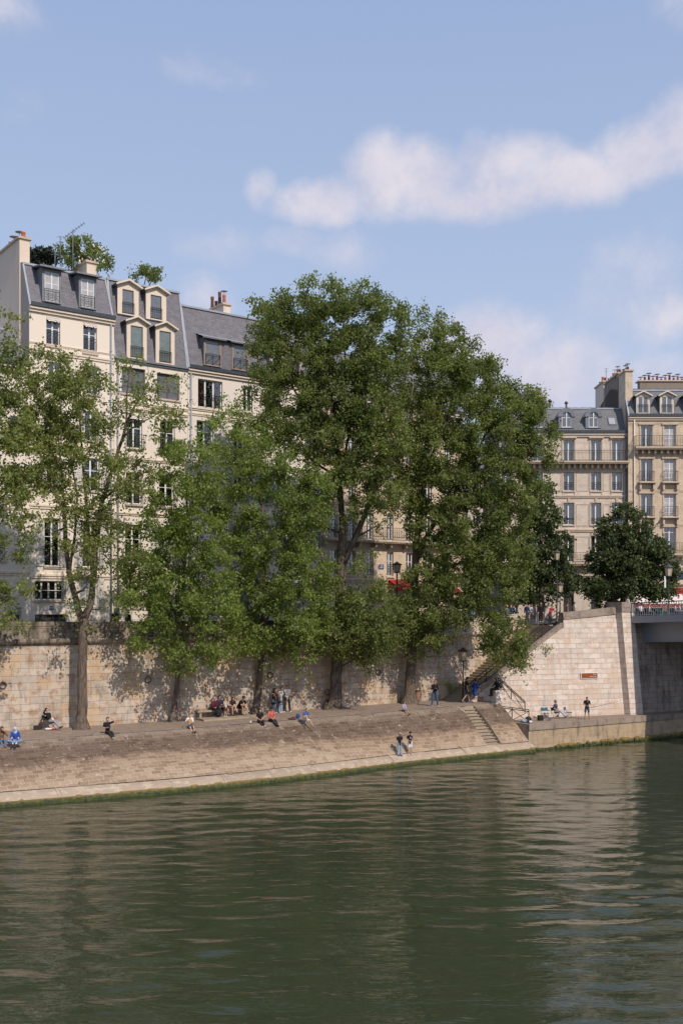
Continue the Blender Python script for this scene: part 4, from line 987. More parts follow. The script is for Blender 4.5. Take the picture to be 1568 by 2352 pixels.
for j, (a, b) in enumerate(C5):                     # hoods, keystones and framed panels between the windows
    mb = MB(); u0, u1 = b5.u(a), b5.u(b)
    zt_ = b5.z(1350, 1007); mb.box(u0 - .22, u1 + .22, -.22, 0, zt_, zt_ + .14)
    for x in (u0 - .16, u1 + .05): mb.box(x, x + .11, -.06, 0, b5.z(1350, 1061), zt_)
    for py in (1085, 1155, 1230):
        zt_ = b5.z(1350, py); c = (u0 + u1) / 2; mb.box(c - .1, c + .1, -.10, 0, zt_ + .02, zt_ + .42); mb.box(u0 - .06, u1 + .06, -.05, 0, zt_, zt_ + .12)
        zb_ = zt_ - 2.1
        for x in (u0 - .13, u1 + .02): mb.box(x, x + .11, -.045, 0, zb_, zt_)
    b5.B(mb, 'window_hood', M['hausstrim'])
mb = MB()
for a, b in ((1250, 1288), (1322, 1351), (1384, 1399)):
    for yt, yb in ((1085, 1128), (1158, 1208), (1232, 1285)):
        u0, u1, z0, z1 = b5.rect(a, b, yt, yb)
        for q in ((u0, u1, z0, z0 + .05), (u0, u1, z1 - .05, z1), (u0, u0 + .05, z0 + .051, z1 - .051), (u1 - .05, u1, z0 + .051, z1 - .051)): mb.box(q[0], q[1], -.035, 0, q[2], q[3])
b5.B(mb, 'wall_panel', M['hausstrim'])
for a, b in ((1290, 1312), (1352, 1374), (1224, 1246)): b5.dormer(b5.rect(a, b, 956, 981), 'arch', .30, .0, None, 'sglass', 'frame', transom=(.9,))
mb = MB(); u0, u1 = b5.u(1401), b5.u(1417); z0, z1 = b5.z(1409, 973), b5.z(1409, 955); y0, y1 = b5.ym(z0), b5.ym(z1)
mb.face([(u0, y0 - .08, z0), (u1, y0 - .08, z0), (u1, y1 - .08, z1), (u0, y1 - .08, z1)], 0)
for q in ((u0, u0 + .001), (u1, u1 + .001)): mb.bar((q[0], y0 - .06, z0), (q[0], y1 - .06, z1), .08, .1, 1)
mb.bar((u0, y0 - .06, z0), (u1, y0 - .06, z0), .08, .1, 1); mb.bar((u0, y1 - .06, z1), (u1, y1 - .06, z1), .08, .1, 1); b5.B(mb, 'skylight', [M['cglass'], M['zincdk']])
b5.chimney(b5.u(1238), b5.u(1262), 2.2, 3.2, 28, b5.z(1250, 913, 2.5), [(.2, .55, .15), (.5, .7, .15), (.8, .6, .15)], 'chimdark', ('pot', 'potdk'))
b5.pipe(b5.L - .35, 8.5, b5.zg - .3)
mb = MB(); u = b5.u(1215); zt_ = b5.z(1222, 905, 3); mb.box(u - .3, u + 1.1, 2.6, 3.8, 28, zt_ - .3); mb.lathe([(.95, zt_ - .3), (.95, zt_), (.35, zt_ + .35), (.35, zt_ + .55), (.1, zt_ + .6)], 8, (u + .4, 3.2, 0)); b5.B(mb, 'vent', M['zinc'])
mb = MB(); u = b5.u(1320); zt_ = b5.zt + .9
for (px, r, h) in ((1286, .12, .9), (1326, .1, .7)):
    x = b5.u(px); mb.tube([(x, 5, zt_ - .4), (x, 5, zt_ + h - .4)], r, 8); mb.lathe([(r * 2.2, zt_ + h - .42), (r * .8, zt_ + h - .2)], 8, (x, 5, 0))
b5.B(mb, 'vent', M['framedk'])

b6 = Bld((0, 98.4), (1, 0.003), 1441.6, 1720, 0, 13, M['hauss'], 'golden stone building at the right edge with white awning and cafe at street level', side='chimdark')
b6.zg = b6.z(1500, 956)
C6 = [(1471, 1496), (1524, 1550), (1590, 1612), (1650, 1672)]
for j, (a, b) in enumerate(C6):
    for (yt, yb, kw) in ((976, 1027, dict(transom=(), curt='white')), (1054, 1107, dict(rail='ornate', railh=.95, bal=.45, transom=(), curt='white')), (1134, 1187, dict(rail='ornate', railh=.9, bal=.5, transom=(), curt='white')), (1211, 1270, dict(transom=(.8,), curt='white')), (1296, 1335, dict(rail='bars', transom=()))):
        kk = dict(kw)
        if j == 1 and yt < 1200: kk['pane'] = 'cglass'; kk['transom'] = (.2, .4, .6, .8)
        b6.win(b6.rect(a, b, yt, yb), **kk)
b6.win(b6.rect(1462, 1600, 1392, 1442), frame='framedk', pane='dglass', lites=6, transom=(), sill=False)
b6.mansard(b6.z(1500, 897, 1.5), 1.5, 'slate2', zrise=1.2); b6.wall()
b6.balcony(b6.u(1454), b6.L, b6.z(1500, 1028), .8, 'ornate', 1.0, .25, .6); b6.balcony(b6.u(1500), b6.L, b6.z(1500, 1272), .7, 'ornate', 1.0, .25, 1.2)
for j, (a, b) in enumerate(C6):
    mb = MB(); u0, u1 = b6.u(a), b6.u(b)
    for py, yb in ((1054, 1107), (1134, 1187), (976, 1027), (1211, 1270)):
        zt_, zb_ = b6.z(1500, py), b6.z(1500, yb)
        for x in (u0 - .16, u1 + .04): mb.box(x, x + .12, -.05, 0, zb_, zt_)
        mb.box(u0 - .24, u1 + .24, -.14, 0, zt_ + .01, zt_ + .16)
    for yb in (1107, 1187):
        zb_ = b6.z(1500, yb); mb.box(u0 - .3, u1 + .3, -.52, 0, zb_ - .14, zb_ - .145 + .13); mb.box(u0 - .2, u0 - .02, -.35, 0, zb_ - .75, zb_ - .15); mb.box(u1 + .02, u1 + .2, -.35, 0, zb_ - .75, zb_ - .15)
        mb.box(u0 + .1, u1 - .1, -.05, 0, zb_ - .6, zb_ - .25)
    b6.B(mb, 'window_surround', M['hausstrim'])
for py, pr in ((1125, .05), (1204, .05), (1340, .25), (970, .05)): b6.course(b6.z(1500, py), .22, pr, mat='hausstrim')
for r in ((1464, 1487, 911, 949), (1518, 1542, 911, 949), (1575, 1596, 911, 949)): b6.dormer(b6.rect(*r), 'pediment', .16, .12, 'bars', 'sglass', 'frame', transom=(), side='slate2')
b6.chimney(-.02, .66, .9, 3.2, b6.zg - 4, b6.z(1446, 853, 1), [(.2, .5, .15), (.5, .5, .15), (.8, .6, .15)], 'hauss', ('potdk',), (0, 1))
b6.chimney(0, .6, 3.5, 8.8, b6.zg - 4, b6.z(1430, 866, 5), [(.1, .5, .14), (.25, .7, .14), (.4, .5, .14), (.55, .7, .14), (.7, .5, .14), (.9, .6, .14)], 'chimdark', ('potdk', 'pot'), (1,))
b6.chimney(0, .7, 9.2, 12.6, b6.zg - 6, b6.z(1375, 886, 11), [(.2, .6, .14), (.5, .9, .14), (.8, .6, .14)], 'chim', ('potdk', 'pot'))
u0 = b6.u(1500); zt_ = b6.z(1530, 878, 8); mb = MB(); mb.box(u0 + .9, b6.L, 7.6, 8.5, b6.zt - 1, zt_, 0); mb.box(u0 + .7, b6.L, 7.45, 8.65, zt_, zt_ + .12, 1); ch = b6.B(mb, 'chimney', [M['chimdark'], M['hausstrim']])
for k in range(15):
    p = MB(); x = u0 + 1.1 + k * .42; h = .35 + .4 * ((k * 7) % 5) / 4; r = .13; p.lathe([(r, zt_ + .1), (r * .85, zt_ + h * .8), (r, zt_ + h), (r * .7, zt_ + h)], 8, (x, 8.05, 0), 0); p.tube([(x, 8.05, zt_ + h), (x, 8.05, zt_ + h + .18)], .02, 4, 1); p.lathe([(.30, zt_ + h + .17), (.05, zt_ + h + .22)], 8, (x, 8.05, 0), 1); b6.B(p, 'chimney_pot', [M['potdk' if k % 3 else 'pot'], M['zinc']], ch)
b6.pipe(.55, 8.5, b6.zg - .3, 'trim')
# cafe awning: red band on the wall, white slope, red valance with orange script
u0, u1 = b6.u(1405), b6.u(1690); za, zb_, zc = b6.z(1500, 1364), b6.z(1500, 1387, -2.6), b6.z(1500, 1394.5, -2.6)
mb = MB(); mb.box(b6.u(1450), u1, -.12, 0, za, b6.z(1500, 1350))
b6.B(mb, 'shop_fascia', M['redaw'])
mb = MB(); mb.face([(u0, -2.6, zb_), (u1, -2.6, zb_), (u1, -.05, za), (u0, -.05, za)], 0); mb.face([(u0, -2.6, zb_), (u0, -.05, za), (u0, -.05, zb_)], 0); n = 46
for k in range(n):
    a, b = u0 + (u1 - u0) * k / n, u0 + (u1 - u0) * (k + 1) / n; mb.face([(a, -2.61, zc), ((a + b) / 2, -2.61, zc - .08), (b, -2.61, zc), (b, -2.61, zb_), (a, -2.61, zb_)], 1)
    mb.bar((a, -2.615, zc - .01), ((a + b) / 2, -2.615, zc - .09), .02, .03, 0); mb.bar(((a + b) / 2, -2.615, zc - .09), (b, -2.615, zc - .01), .02, .03, 0)
aw = b6.B(mb, 'awning', [M['whiteaw'], M['redaw']])
text_mesh('awning_lettering', "La Brasserie de l'Isle", .36, M['gold'], aw, Matrix.Translation((b6.u(1483), -2.65, (zb_ + zc) / 2 - 8.0 - .01)) @ FM, .004, .35)
text_mesh('awning_lettering', "Bar", .34, M['gold'], aw, Matrix.Translation((b6.u(1558), -2.65, (zb_ + zc) / 2 - 8.0 - .01)) @ FM, .004, .35)
mb = MB(); u, z = b6.u(1566), b6.z(1566, 1323); mb.box(u - .35, u + .5, -.03, 0, z - .3, z + .3); mb.box(u - .40, u + .55, -.02, 0, z - .35, z + .35, 1); b6.B(mb, 'street_sign', [M['bluesign'], M['irong']])
# closing buildings behind and right so that the sky never shows through the streets
b7 = Bld((0, 128), (1, .05), 1040, 1200, 26.0, 12, M['hauss2'], 'distant tan building closing the side street, behind the trees', side='chimdark')
for a in (1060, 1085, 1110, 1135, 1160):
    for yt in (1110, 1170, 1230, 1290): b7.win(b7.rect(a, a + 14, yt, yt + 38), rail='bars')
b7.mansard(29.5, 1.5, 'slate2'); b7.wall()
# ------------------------------------------------------------------ trees
def leaves_for(lobes, Y, n, seed, size=.15, up=.35, tw=22, twlen=(.45, 1.15), depthk=1.2, maxd=4.0, mind=.0, shift=0.):
    """lobes: (view x, view y, rx, ry, density). Returns leaf quads built twig by twig inside real ellipsoids."""
    r = np.random.default_rng(seed); k = Y / FPX
    wts = np.array([l[2] * l[3] * (l[4] if len(l) > 4 else 1.) for l in lobes]); wts = wts / wts.sum()
    nt_ = max(8, n // tw); cnt = r.multinomial(nt_, wts); P = []; D = []; T = []; L = []
    for l, c in zip(lobes, cnt):
        dy = (l[5] if len(l) > 5 else shift); k = (Y + dy) / FPX; cx, cz = (l[0] - CX) * k, CZ + (HY - l[1]) * k; rx, rz = l[2] * k, l[3] * k; ry = max(mind, min(maxd, max(rx, rz) * depthk))
        v = r.normal(size=(c, 3)); v /= np.linalg.norm(v, axis=1)[:, None]; rad = r.uniform(.12, 1, c) ** .5
        # clumps: pull twigs towards a few random nuclei so that holes open between them
        nn = max(3, int(c / 16)); nu = r.normal(size=(nn, 3)); nu /= np.linalg.norm(nu, axis=1)[:, None]; nu *= (r.uniform(.25, 1.0, nn) ** .5)[:, None]
        p = v * rad[:, None]; j = np.argmin(((p[:, None, :] - nu[None]) ** 2).sum(2), 1); p = (p * .48 + nu[j] * .52) * 1.06
        p = p * np.array([rx, ry, rz]) + np.array([cx, Y + dy, cz]) * 1.0
        d = v * np.array([1, 1, .5]) + np.array([0, 0, up]) + r.normal(size=(c, 3)) * .35; d /= np.linalg.norm(d, axis=1)[:, None]
        tn = (r.random(nn) * .55 + .1)[j] + r.normal(size=c) * .07
        P.append(p); D.append(d); T.append(tn); L.append(r.uniform(twlen[0], twlen[1], c))
    P = np.vstack(P); D = np.vstack(D); T = np.concatenate(T); L = np.concatenate(L); m = len(P)
    s = r.random((m, tw)); droop = (s ** 2)[..., None] * np.array([0, 0, -.28]) * L[:, None, None]
    C = P[:, None, :] + D[:, None, :] * (s * L[:, None])[..., None] + droop + r.normal(size=(m, tw, 3)) * .13
    C = C.reshape(-1, 3); N = len(C)
    a = r.normal(size=(N, 3)); a[:, 2] -= .5; a /= np.linalg.norm(a, axis=1)[:, None]
    b = r.normal(size=(N, 3)); b -= a * (a * b).sum(1)[:, None]; b /= np.linalg.norm(b, axis=1)[:, None]
    sz = size * r.uniform(.6, 1.25, N)[:, None]
    V = np.stack([C - a * sz * .55, C + b * sz * .46 - a * sz * .08, C + a * sz * .6, C - b * sz * .46 - a * sz * .08], 1).reshape(-1, 3)
    F = np.arange(N * 4).reshape(-1, 4); tint = np.clip(np.repeat(T, tw) + r.normal(size=N) * .12, 0, 1); tint[r.random(N) < .006] = 1.0
    return V, F, tint, (P, D, L)
def twig_mesh(tw, frac, seed, w=.014):
    P, D, L = tw; r = np.random.default_rng(seed); i = r.random(len(P)) < frac; P, D, L = P[i], D[i], L[i]
    a0 = P - D * .5; a1 = P + D * (L * .5)[:, None] - np.array([0, 0, .03]); a2 = P + D * (L * .9)[:, None] - np.array([0, 0, .2]) * L[:, None]
    sd = np.cross(D, r.normal(size=D.shape)); sd /= np.linalg.norm(sd, axis=1)[:, None] + 1e-9; sd2 = np.cross(D, sd); V = []; F = []
    for p, wd in ((a0, w * 1.6), (a1, w), (a2, w * .5)): V += [p + sd * wd, p - sd * wd * .5 + sd2 * wd * .87, p - sd * wd * .5 - sd2 * wd * .87]
    m = len(P); V = np.stack(V, 1).reshape(-1, 3); base = np.arange(m)[:, None] * 9
    for s_ in (0, 3):
        for q in ((0, 1, 4, 3), (1, 2, 5, 4), (2, 0, 3, 5)): F.append(base + np.array([x + s_ for x in q]))
    return V, np.vstack(F)
def tree(label, Y, trunk, limbs, lobes, n, leaf, seed, size=.15, twf=.3, name='poplar_tree', group=None, flare=1.0, ts=.8, **kw):
    """trunk/limbs: lists of (view x, view y, radius m[, depth shift])"""
    def W(q): Yq = Y + (q[3] if len(q) > 3 else 0); p = at(q[0], q[1], Yq); return p
    b = W(trunk[0]); root = empty(name, b, 0, label, 'tree', group); off = -b; r = random.Random(seed)
    mb = MB()
    def curve(pts, rad, nseg=3):
        P, Rr = [], []
        for i in range(len(pts) - 1):
            for k in range(nseg):
                f = k / nseg; p = pts[i].lerp(pts[i + 1], f)
                j = .12 * (rad[i] * (1 - f) + rad[i + 1] * f) + .012
                if i or k: p = p + Vector((r.uniform(-j, j), r.uniform(-j, j), 0))
                P.append(p); Rr.append(rad[i] * (1 - f) + rad[i + 1] * f)
        P.append(pts[-1]); Rr.append(rad[-1]); return P, Rr
    tp = [W(q) for q in trunk]; tr = [q[2] * ts for q in trunk]; P, Rr = curve(tp, tr, 4)
    # root flare
    P = [P[0] - Vector((0, 0, .25)), P[0] + Vector((0, 0, .08)), P[0] + Vector((0, 0, .38))] + P[1:]; Rr = [tr[0] * 1.75 * flare, tr[0] * 1.38 * flare, tr[0] * 1.12] + Rr[1:]
    mb.tube(P, Rr, 14, 0, True, True, .07)
    nodes = [(p, q) for p, q in zip(P[4:], Rr[4:])]
    for lm in limbs:
        lp = [W(q) for q in lm]; lr = [q[2] * max(ts, .8) for q in lm]; P2, R2 = curve(lp, lr, 3); mb.tube(P2, R2, 8, 0, True, True, .04); nodes += list(zip(P2[2:], R2[2:]))
    # secondary branches reaching every lobe
    kk = Y / FPX
    for l in lobes:
        for _ in range(3 if l[2] > 45 else 2):
            c = Vector(((l[0] - CX) * kk, Y + (l[5] if len(l) > 5 else 0) + r.uniform(-.5, .5) * l[2] * kk, CZ + (HY - l[1]) * kk)) + Vector((r.uniform(-.6, .6) * l[2] * kk, 0, r.uniform(-.4, .7) * l[3] * kk))
            cand = sorted(nodes, key=lambda q: (q[0] - c).length + max(0, q[0].z - c.z) * 1.5)[:6]; p, q = cand[r.randrange(min(3, len(cand)))]
            if (p - c).length > 9: continue
            mid = p.lerp(c, .5) + Vector((r.uniform(-.3, .3), r.uniform(-.3, .3), -.08 * (c - p).length)); q = min(q * .6, .10)
            bp, br = curve([p, mid, c], [q, q * .6, .02], 3); mb.tube(bp, br, 5, 0, False, True); nodes += list(zip(bp[3:-1], br[3:-1]))
    mb.build('trunk', M['bark'], root, off)
    V, F, tint, tw = leaves_for(lobes, Y, n, seed, size, **kw); V = V - np.array(b)
    V2, F2 = twig_mesh(tw, twf, seed); V2 = V2 - np.array(b); nl = len(F)
    npmesh('crown', np.vstack([V, V2]), np.vstack([F, F2 + len(V)]), [M[leaf], M['twig']], np.concatenate([np.zeros(nl), np.ones(len(F2))]), False, root, np.concatenate([tint, np.zeros(len(F2))]))
    return root
LV = 1.0
# far left, trunk outside the frame
tree('poplar at the left edge of the frame, only its overhanging leafy branches showing', 58, [(-75, 1690, .42), (-70, 1400, .34), (-60, 1100, .25), (-40, 800, .12)],
     [[(-66, 1250, .16), (-20, 1165, .10), (30, 1120, .05)], [(-60, 1100, .16), (-20, 980, .1), (20, 880, .04)]],
     [(5, 760, 28, 70, .45), (35, 730, 18, 40, .25), (-10, 880, 50, 70, .8), (30, 850, 40, 50, .7), (20, 960, 55, 60, 1.1), (10, 1060, 60, 60, 1.1), (60, 1060, 40, 40, .8), (15, 1150, 55, 50, 1.0), (50, 1210, 28, 40, .8), (20, 1270, 22, 40, .7), (8, 1370, 45, 40, 1.0), (25, 1425, 26, 22, .9), (48, 1190, 28, 20, .6)],
     14000, 'leaf_yellow', 11, .15, .3, mind=2.0, shift=-1.)
tree('open-crowned poplar with forked trunk in front of the building numbered 49', 61.6, [(188, 1674, .50, 0), (189, 1640, .42), (190, 1560, .37), (191, 1480, .36), (193, 1420, .36)],
     [[(190, 1428, .27), (177, 1385, .24), (160, 1320, .20), (150, 1240, .17), (147, 1160, .12, .3), (142, 1080, .08, .5), (130, 960, .04, .6)],
      [(194, 1425, .28), (210, 1385, .25), (217, 1320, .22), (222, 1240, .20), (235, 1150, .17), (262, 1070, .14), (280, 1010, .12), (300, 950, .09), (330, 900, .05), (350, 850, .02)],
      [(215, 1330, .16), (205, 1240, .14), (200, 1160, .12), (190, 1060, .09), (183, 960, .06), (180, 880, .03)],
      [(280, 1010, .09), (300, 985, .06), (345, 960, .04), (390, 935, .02)], [(290, 985, .08), (292, 900, .05), (300, 840, .02)], [(160, 1320, .12), (172, 1230, .1), (178, 1140, .07), (165, 1060, .05), (158, 1000, .03)],
      [(235, 1150, .1), (275, 1115, .07), (310, 1100, .05), (350, 1075, .03)]],
     [(110, 845, 50, 45, .8), (165, 850, 50, 50, .75), (85, 920, 55, 60, 1.1), (150, 930, 60, 50, 1.0), (215, 890, 40, 50, .55), (200, 970, 60, 50, .8), (95, 1010, 70, 55, 1.1), (160, 1040, 60, 50, 1.0), (250, 950, 35, 50, .3), (320, 860, 45, 35, .30), (365, 880, 40, 35, .28), (300, 920, 55, 40, .32), (350, 950, 55, 40, .28), (395, 940, 40, 30, .2), (280, 1060, 50, 40, .45), (240, 1060, 40, 40, .5), (230, 1130, 60, 40, .75), (140, 1120, 70, 40, .9), (320, 1100, 60, 45, .5), (190, 1190, 60, 35, .9), (255, 1200, 50, 40, .7), (140, 1210, 40, 40, .5), (200, 1260, 60, 35, .65), (270, 1270, 40, 40, .5), (195, 1335, 26, 40, .5), (185, 1390, 22, 30, .5), (230, 1340, 20, 40, .25), (60, 1110, 45, 35, .8), (225, 1445, 16, 22, .12), (250, 1430, 16, 25, .12), (390, 1000, 40, 40, .25)],
     int(30000 * LV), 'leaf_yellow', 12, .14, .5, mind=2.2, shift=-1.2, ts=.74)
tree('slender young poplar leaning right, second from the left, with a low bright green crown', 65.6, [(398, 1656, .27), (404, 1600, .21), (411, 1530, .19), (416, 1440, .17), (422, 1340, .14), (430, 1200, .09), (428, 1060, .04)],
     [[(416, 1440, .12), (385, 1370, .09), (350, 1320, .05)], [(420, 1380, .12), (450, 1320, .09), (480, 1270, .04)], [(424, 1300, .1), (395, 1220, .06), (375, 1150, .03)], [(411, 1500, .08), (380, 1470, .05), (350, 1460, .02)]],
     [(428, 1010, 35, 45, .5), (400, 1060, 50, 45, .7), (450, 1070, 50, 50, .7), (400, 1140, 60, 50, .9), (470, 1150, 60, 50, .8), (380, 1220, 60, 50, .9), (450, 1230, 60, 50, .9), (340, 1300, 55, 45, .9), (410, 1310, 70, 45, 1.0), (490, 1320, 55, 45, .9), (330, 1380, 55, 45, .8), (400, 1400, 70, 45, 1.0), (480, 1400, 60, 50, 1.0), (360, 1460, 55, 40, .75), (430, 1480, 60, 40, .9), (500, 1470, 45, 40, .8), (400, 1520, 45, 25, .5), (300, 1340, 30, 40, .5), (455, 1520, 30, 22, .5)],
     int(38000 * LV), 'leaf_young', 13, .145, .25, mind=3.0, shift=-1.9)
tree('young bright green poplar third from the left, beside the three standing people', 69.0, [(588, 1640, .30), (594, 1590, .24), (600, 1520, .22), (604, 1440, .20), (606, 1330, .17), (604, 1200, .13), (600, 1080, .08), (570, 960, .04)],
     [[(604, 1440, .13), (640, 1370, .1), (680, 1310, .05)], [(606, 1360, .13), (560, 1290, .1), (520, 1230, .05)], [(606, 1300, .14), (650, 1220, .12), (700, 1130, .09), (730, 1080, .05)], [(600, 1160, .09), (560, 1060, .07), (545, 970, .04), (542, 930, .02)]],
     [(543, 945, 26, 40, .5), (520, 985, 40, 35, .6), (570, 990, 40, 40, .6), (540, 1050, 60, 45, .9), (610, 1050, 60, 50, .8), (570, 1110, 70, 45, 1.0), (660, 1090, 60, 50, 1.0), (710, 1120, 50, 50, .9), (540, 1170, 50, 45, .8), (620, 1180, 80, 50, 1.0), (700, 1190, 60, 50, 1.0), (560, 1240, 60, 45, .9), (640, 1260, 80, 50, 1.0), (720, 1290, 45, 45, .8), (560, 1310, 60, 45, .9), (630, 1340, 70, 45, 1.0), (690, 1370, 60, 50, 1.0), (560, 1390, 60, 45, .9), (620, 1420, 70, 45, 1.0), (690, 1450, 50, 45, 1.0), (560, 1470, 50, 40, .8), (640, 1480, 50, 35, .7), (700, 1510, 30, 26, .7), (735, 1440, 25, 35, .5), (600, 1510, 40, 22, .35)],
     int(50000 * LV), 'leaf_young', 14, .145, .25, mind=3.0, shift=-1.9)
tree('the tallest poplar, massive straight dark trunk just right of the centre of the wall', 71.4, [(766, 1630, .66), (769, 1590, .52), (774, 1520, .46), (778, 1440, .44), (782, 1340, .42), (786, 1250, .38), (788, 1200, .34)],
     [[(788, 1215, .28), (780, 1120, .24), (770, 1020, .20), (765, 930, .15), (745, 840, .10), (730, 740, .05), (725, 690, .02)],
      [(786, 1300, .26), (815, 1235, .25), (850, 1150, .23), (880, 1060, .19), (880, 960, .15), (865, 860, .10), (850, 750, .05), (848, 690, .02)],
      [(770, 1020, .14), (700, 940, .1), (650, 850, .06), (620, 760, .03)], [(880, 1060, .12), (930, 980, .09), (950, 880, .05)], [(780, 1120, .14), (800, 1000, .1), (795, 880, .07), (790, 760, .04), (780, 680, .02)],
      [(780, 1100, .12), (720, 1060, .08), (680, 1000, .04)], [(779, 1440, .14), (820, 1400, .1), (860, 1420, .05), (880, 1470, .03)]],
     [(605, 715, 26, 30, .5), (640, 700, 30, 35, .6), (590, 760, 22, 35, .5), (640, 760, 50, 45, .9), (720, 680, 34, 36, .7), (690, 720, 50, 50, .8), (775, 675, 28, 32, .7), (760, 740, 60, 60, .9), (852, 680, 34, 34, .75), (815, 730, 50, 50, .8), (900, 705, 36, 36, .6), (880, 770, 60, 50, .9), (620, 830, 50, 45, .9), (700, 820, 70, 60, 1.1), (790, 830, 70, 60, 1.1), (870, 850, 60, 55, 1.0), (600, 890, 40, 35, .6), (670, 910, 70, 55, 1.0), (760, 930, 80, 60, 1.1), (850, 940, 70, 60, 1.1), (640, 980, 60, 45, .8), (710, 1010, 70, 50, .9), (800, 1020, 80, 55, 1.0), (880, 1020, 60, 60, .9), (740, 1100, 60, 50, .8), (820, 1110, 60, 50, .8), (880, 1130, 50, 50, .7), (700, 1180, 50, 50, .6), (870, 1200, 25, 20, .2),
      (720, 1330, 45, 50, .7), (840, 1300, 34, 28, .3), (815, 1175, 40, 25, .3), (770, 1390, 60, 50, .9), (840, 1390, 60, 50, 1.0), (740, 1440, 50, 40, .8), (800, 1450, 60, 45, 1.0), (860, 1460, 50, 50, 1.0), (820, 1510, 40, 30, .7), (900, 1430, 35, 40, .7), (725, 1480, 30, 25, .5)],
     int(150000 * LV), 'leaf_poplar', 15, .14, .25, mind=2.8, shift=-1.6)
tree('broad dark poplar left of the staircase, its crown leaning right over the stairs and wall', 74.6, [(940, 1616, .58), (942, 1570, .46), (945, 1500, .42), (952, 1420, .40), (950, 1340, .36), (955, 1260, .30), (965, 1180, .24), (975, 1080, .17), (980, 960, .10), (985, 800, .04)],
     [[(955, 1290, .24), (985, 1220, .22), (1030, 1150, .18), (1080, 1080, .14), (1120, 980, .09), (1135, 900, .04)], [(950, 1370, .18), (1000, 1320, .15), (1060, 1290, .12), (1130, 1260, .08), (1190, 1250, .04)],
      [(965, 1180, .14), (925, 1100, .1), (905, 1020, .05)], [(1080, 1080, .1), (1150, 1040, .08), (1210, 980, .05), (1240, 930, .02)], [(975, 1080, .12), (1020, 980, .1), (1050, 880, .07), (1060, 800, .03)],
      [(1060, 1290, .08), (1085, 1370, .06), (1125, 1410, .05), (1140, 1460, .035), (1160, 1510, .02)], [(1085, 1370, .05), (1130, 1400, .04), (1165, 1450, .02)]],
     [(992, 738, 26, 30, .5), (985, 800, 45, 45, .9), (1030, 765, 45, 40, .7), (1060, 820, 50, 45, .9), (990, 860, 80, 55, 1.1), (1080, 880, 60, 50, 1.0), (1120, 850, 34, 30, .6), (1140, 920, 50, 45, .9), (1165, 895, 28, 30, .5), (1040, 950, 90, 55, 1.1), (950, 950, 60, 60, 1.0), (1200, 920, 40, 34, .8), (1180, 970, 60, 45, 1.0), (1238, 975, 34, 50, 1.0), (1110, 1010, 80, 55, 1.1), (1000, 1040, 90, 60, 1.1), (1218, 1050, 50, 50, 1.1), (930, 1060, 60, 60, 1.0), (1120, 1100, 80, 55, 1.1), (1020, 1130, 90, 55, 1.1), (1200, 1130, 45, 45, 1.0), (930, 1150, 50, 45, .8), (1080, 1190, 80, 50, 1.1), (990, 1210, 60, 45, .8), (1170, 1200, 50, 50, 1.0), (1120, 1270, 70, 50, 1.1), (1040, 1270, 70, 50, 1.0), (1180, 1290, 45, 45, .9), (1060, 1340, 70, 45, 1.1), (980, 1340, 60, 45, 1.0), (1140, 1350, 60, 40, 1.0), (930, 1385, 36, 26, .8), (960, 1410, 60, 50, 1.2), (1030, 1400, 60, 45, 1.1), (1085, 1385, 40, 26, .7), (920, 1450, 36, 40, .7), (985, 1455, 42, 36, 1.1), (985, 1500, 30, 22, .6),
      (1130, 1430, 30, 30, .8, -1.5), (1165, 1455, 40, 34, 1.2, -1.5), (1130, 1480, 26, 30, 1.0, -1.5), (1175, 1500, 34, 28, 1.1, -1.5), (1195, 1530, 20, 18, .8, -1.5), (1150, 1520, 22, 14, .5, -1.5), (1205, 1475, 15, 20, .5, -1.5)],
     int(182000 * LV), 'leaf_poplar', 16, .14, .25, mind=1.2, shift=-1.)
tree('dark street tree behind the parapet between the poplar and the tall lamp post', 88, [(1243, 1450, .30), (1243, 1380, .26), (1240, 1300, .2), (1235, 1200, .1)], [[(1243, 1370, .15), (1275, 1330, .1), (1300, 1300, .05)], [(1242, 1370, .15), (1205, 1330, .1), (1190, 1290, .05)]],
     [(1235, 1130, 30, 45, .9), (1245, 1190, 40, 45, 1.1), (1225, 1250, 50, 45, 1.2), (1270, 1270, 40, 45, 1.2), (1215, 1310, 45, 40, 1.1), (1265, 1330, 50, 35, 1.1), (1300, 1335, 30, 28, .9), (1190, 1350, 35, 35, .8), (1240, 1375, 60, 25, .6), (1320, 1330, 22, 22, .5)],
     int(22000 * LV), 'leaf_dark', 17, .20, .1, 'lime_tree', tw=18, twlen=(.4, 1.0), up=.0)
tree('rounded dark street tree at the right, in front of the golden building by the bridge', 90, [(1436, 1450, .34), (1436, 1400, .3), (1434, 1330, .24), (1432, 1220, .1)], [[(1436, 1390, .2), (1470, 1350, .14), (1510, 1320, .06)], [(1435, 1380, .16), (1400, 1340, .12), (1370, 1310, .05)], [(1434, 1330, .15), (1450, 1260, .1), (1440, 1190, .04)]],
     [(1432, 1180, 26, 24, .9), (1410, 1215, 36, 30, 1.0), (1455, 1215, 34, 34, 1.0), (1430, 1250, 52, 36, 1.2), (1485, 1255, 38, 34, 1.0), (1395, 1285, 50, 36, 1.2), (1455, 1290, 60, 40, 1.3), (1510, 1290, 38, 36, 1.1), (1375, 1330, 42, 36, 1.1), (1430, 1335, 60, 36, 1.2), (1500, 1330, 52, 40, 1.2), (1530, 1325, 28, 36, .9), (1385, 1365, 36, 24, .8), (1470, 1362, 50, 22, .8), (1525, 1362, 20, 20, .5), (1415, 1355, 26, 16, .6)],
     int(34000 * LV), 'leaf_dark', 18, .20, .1, 'lime_tree', tw=18, twlen=(.4, 1.0), up=.0)
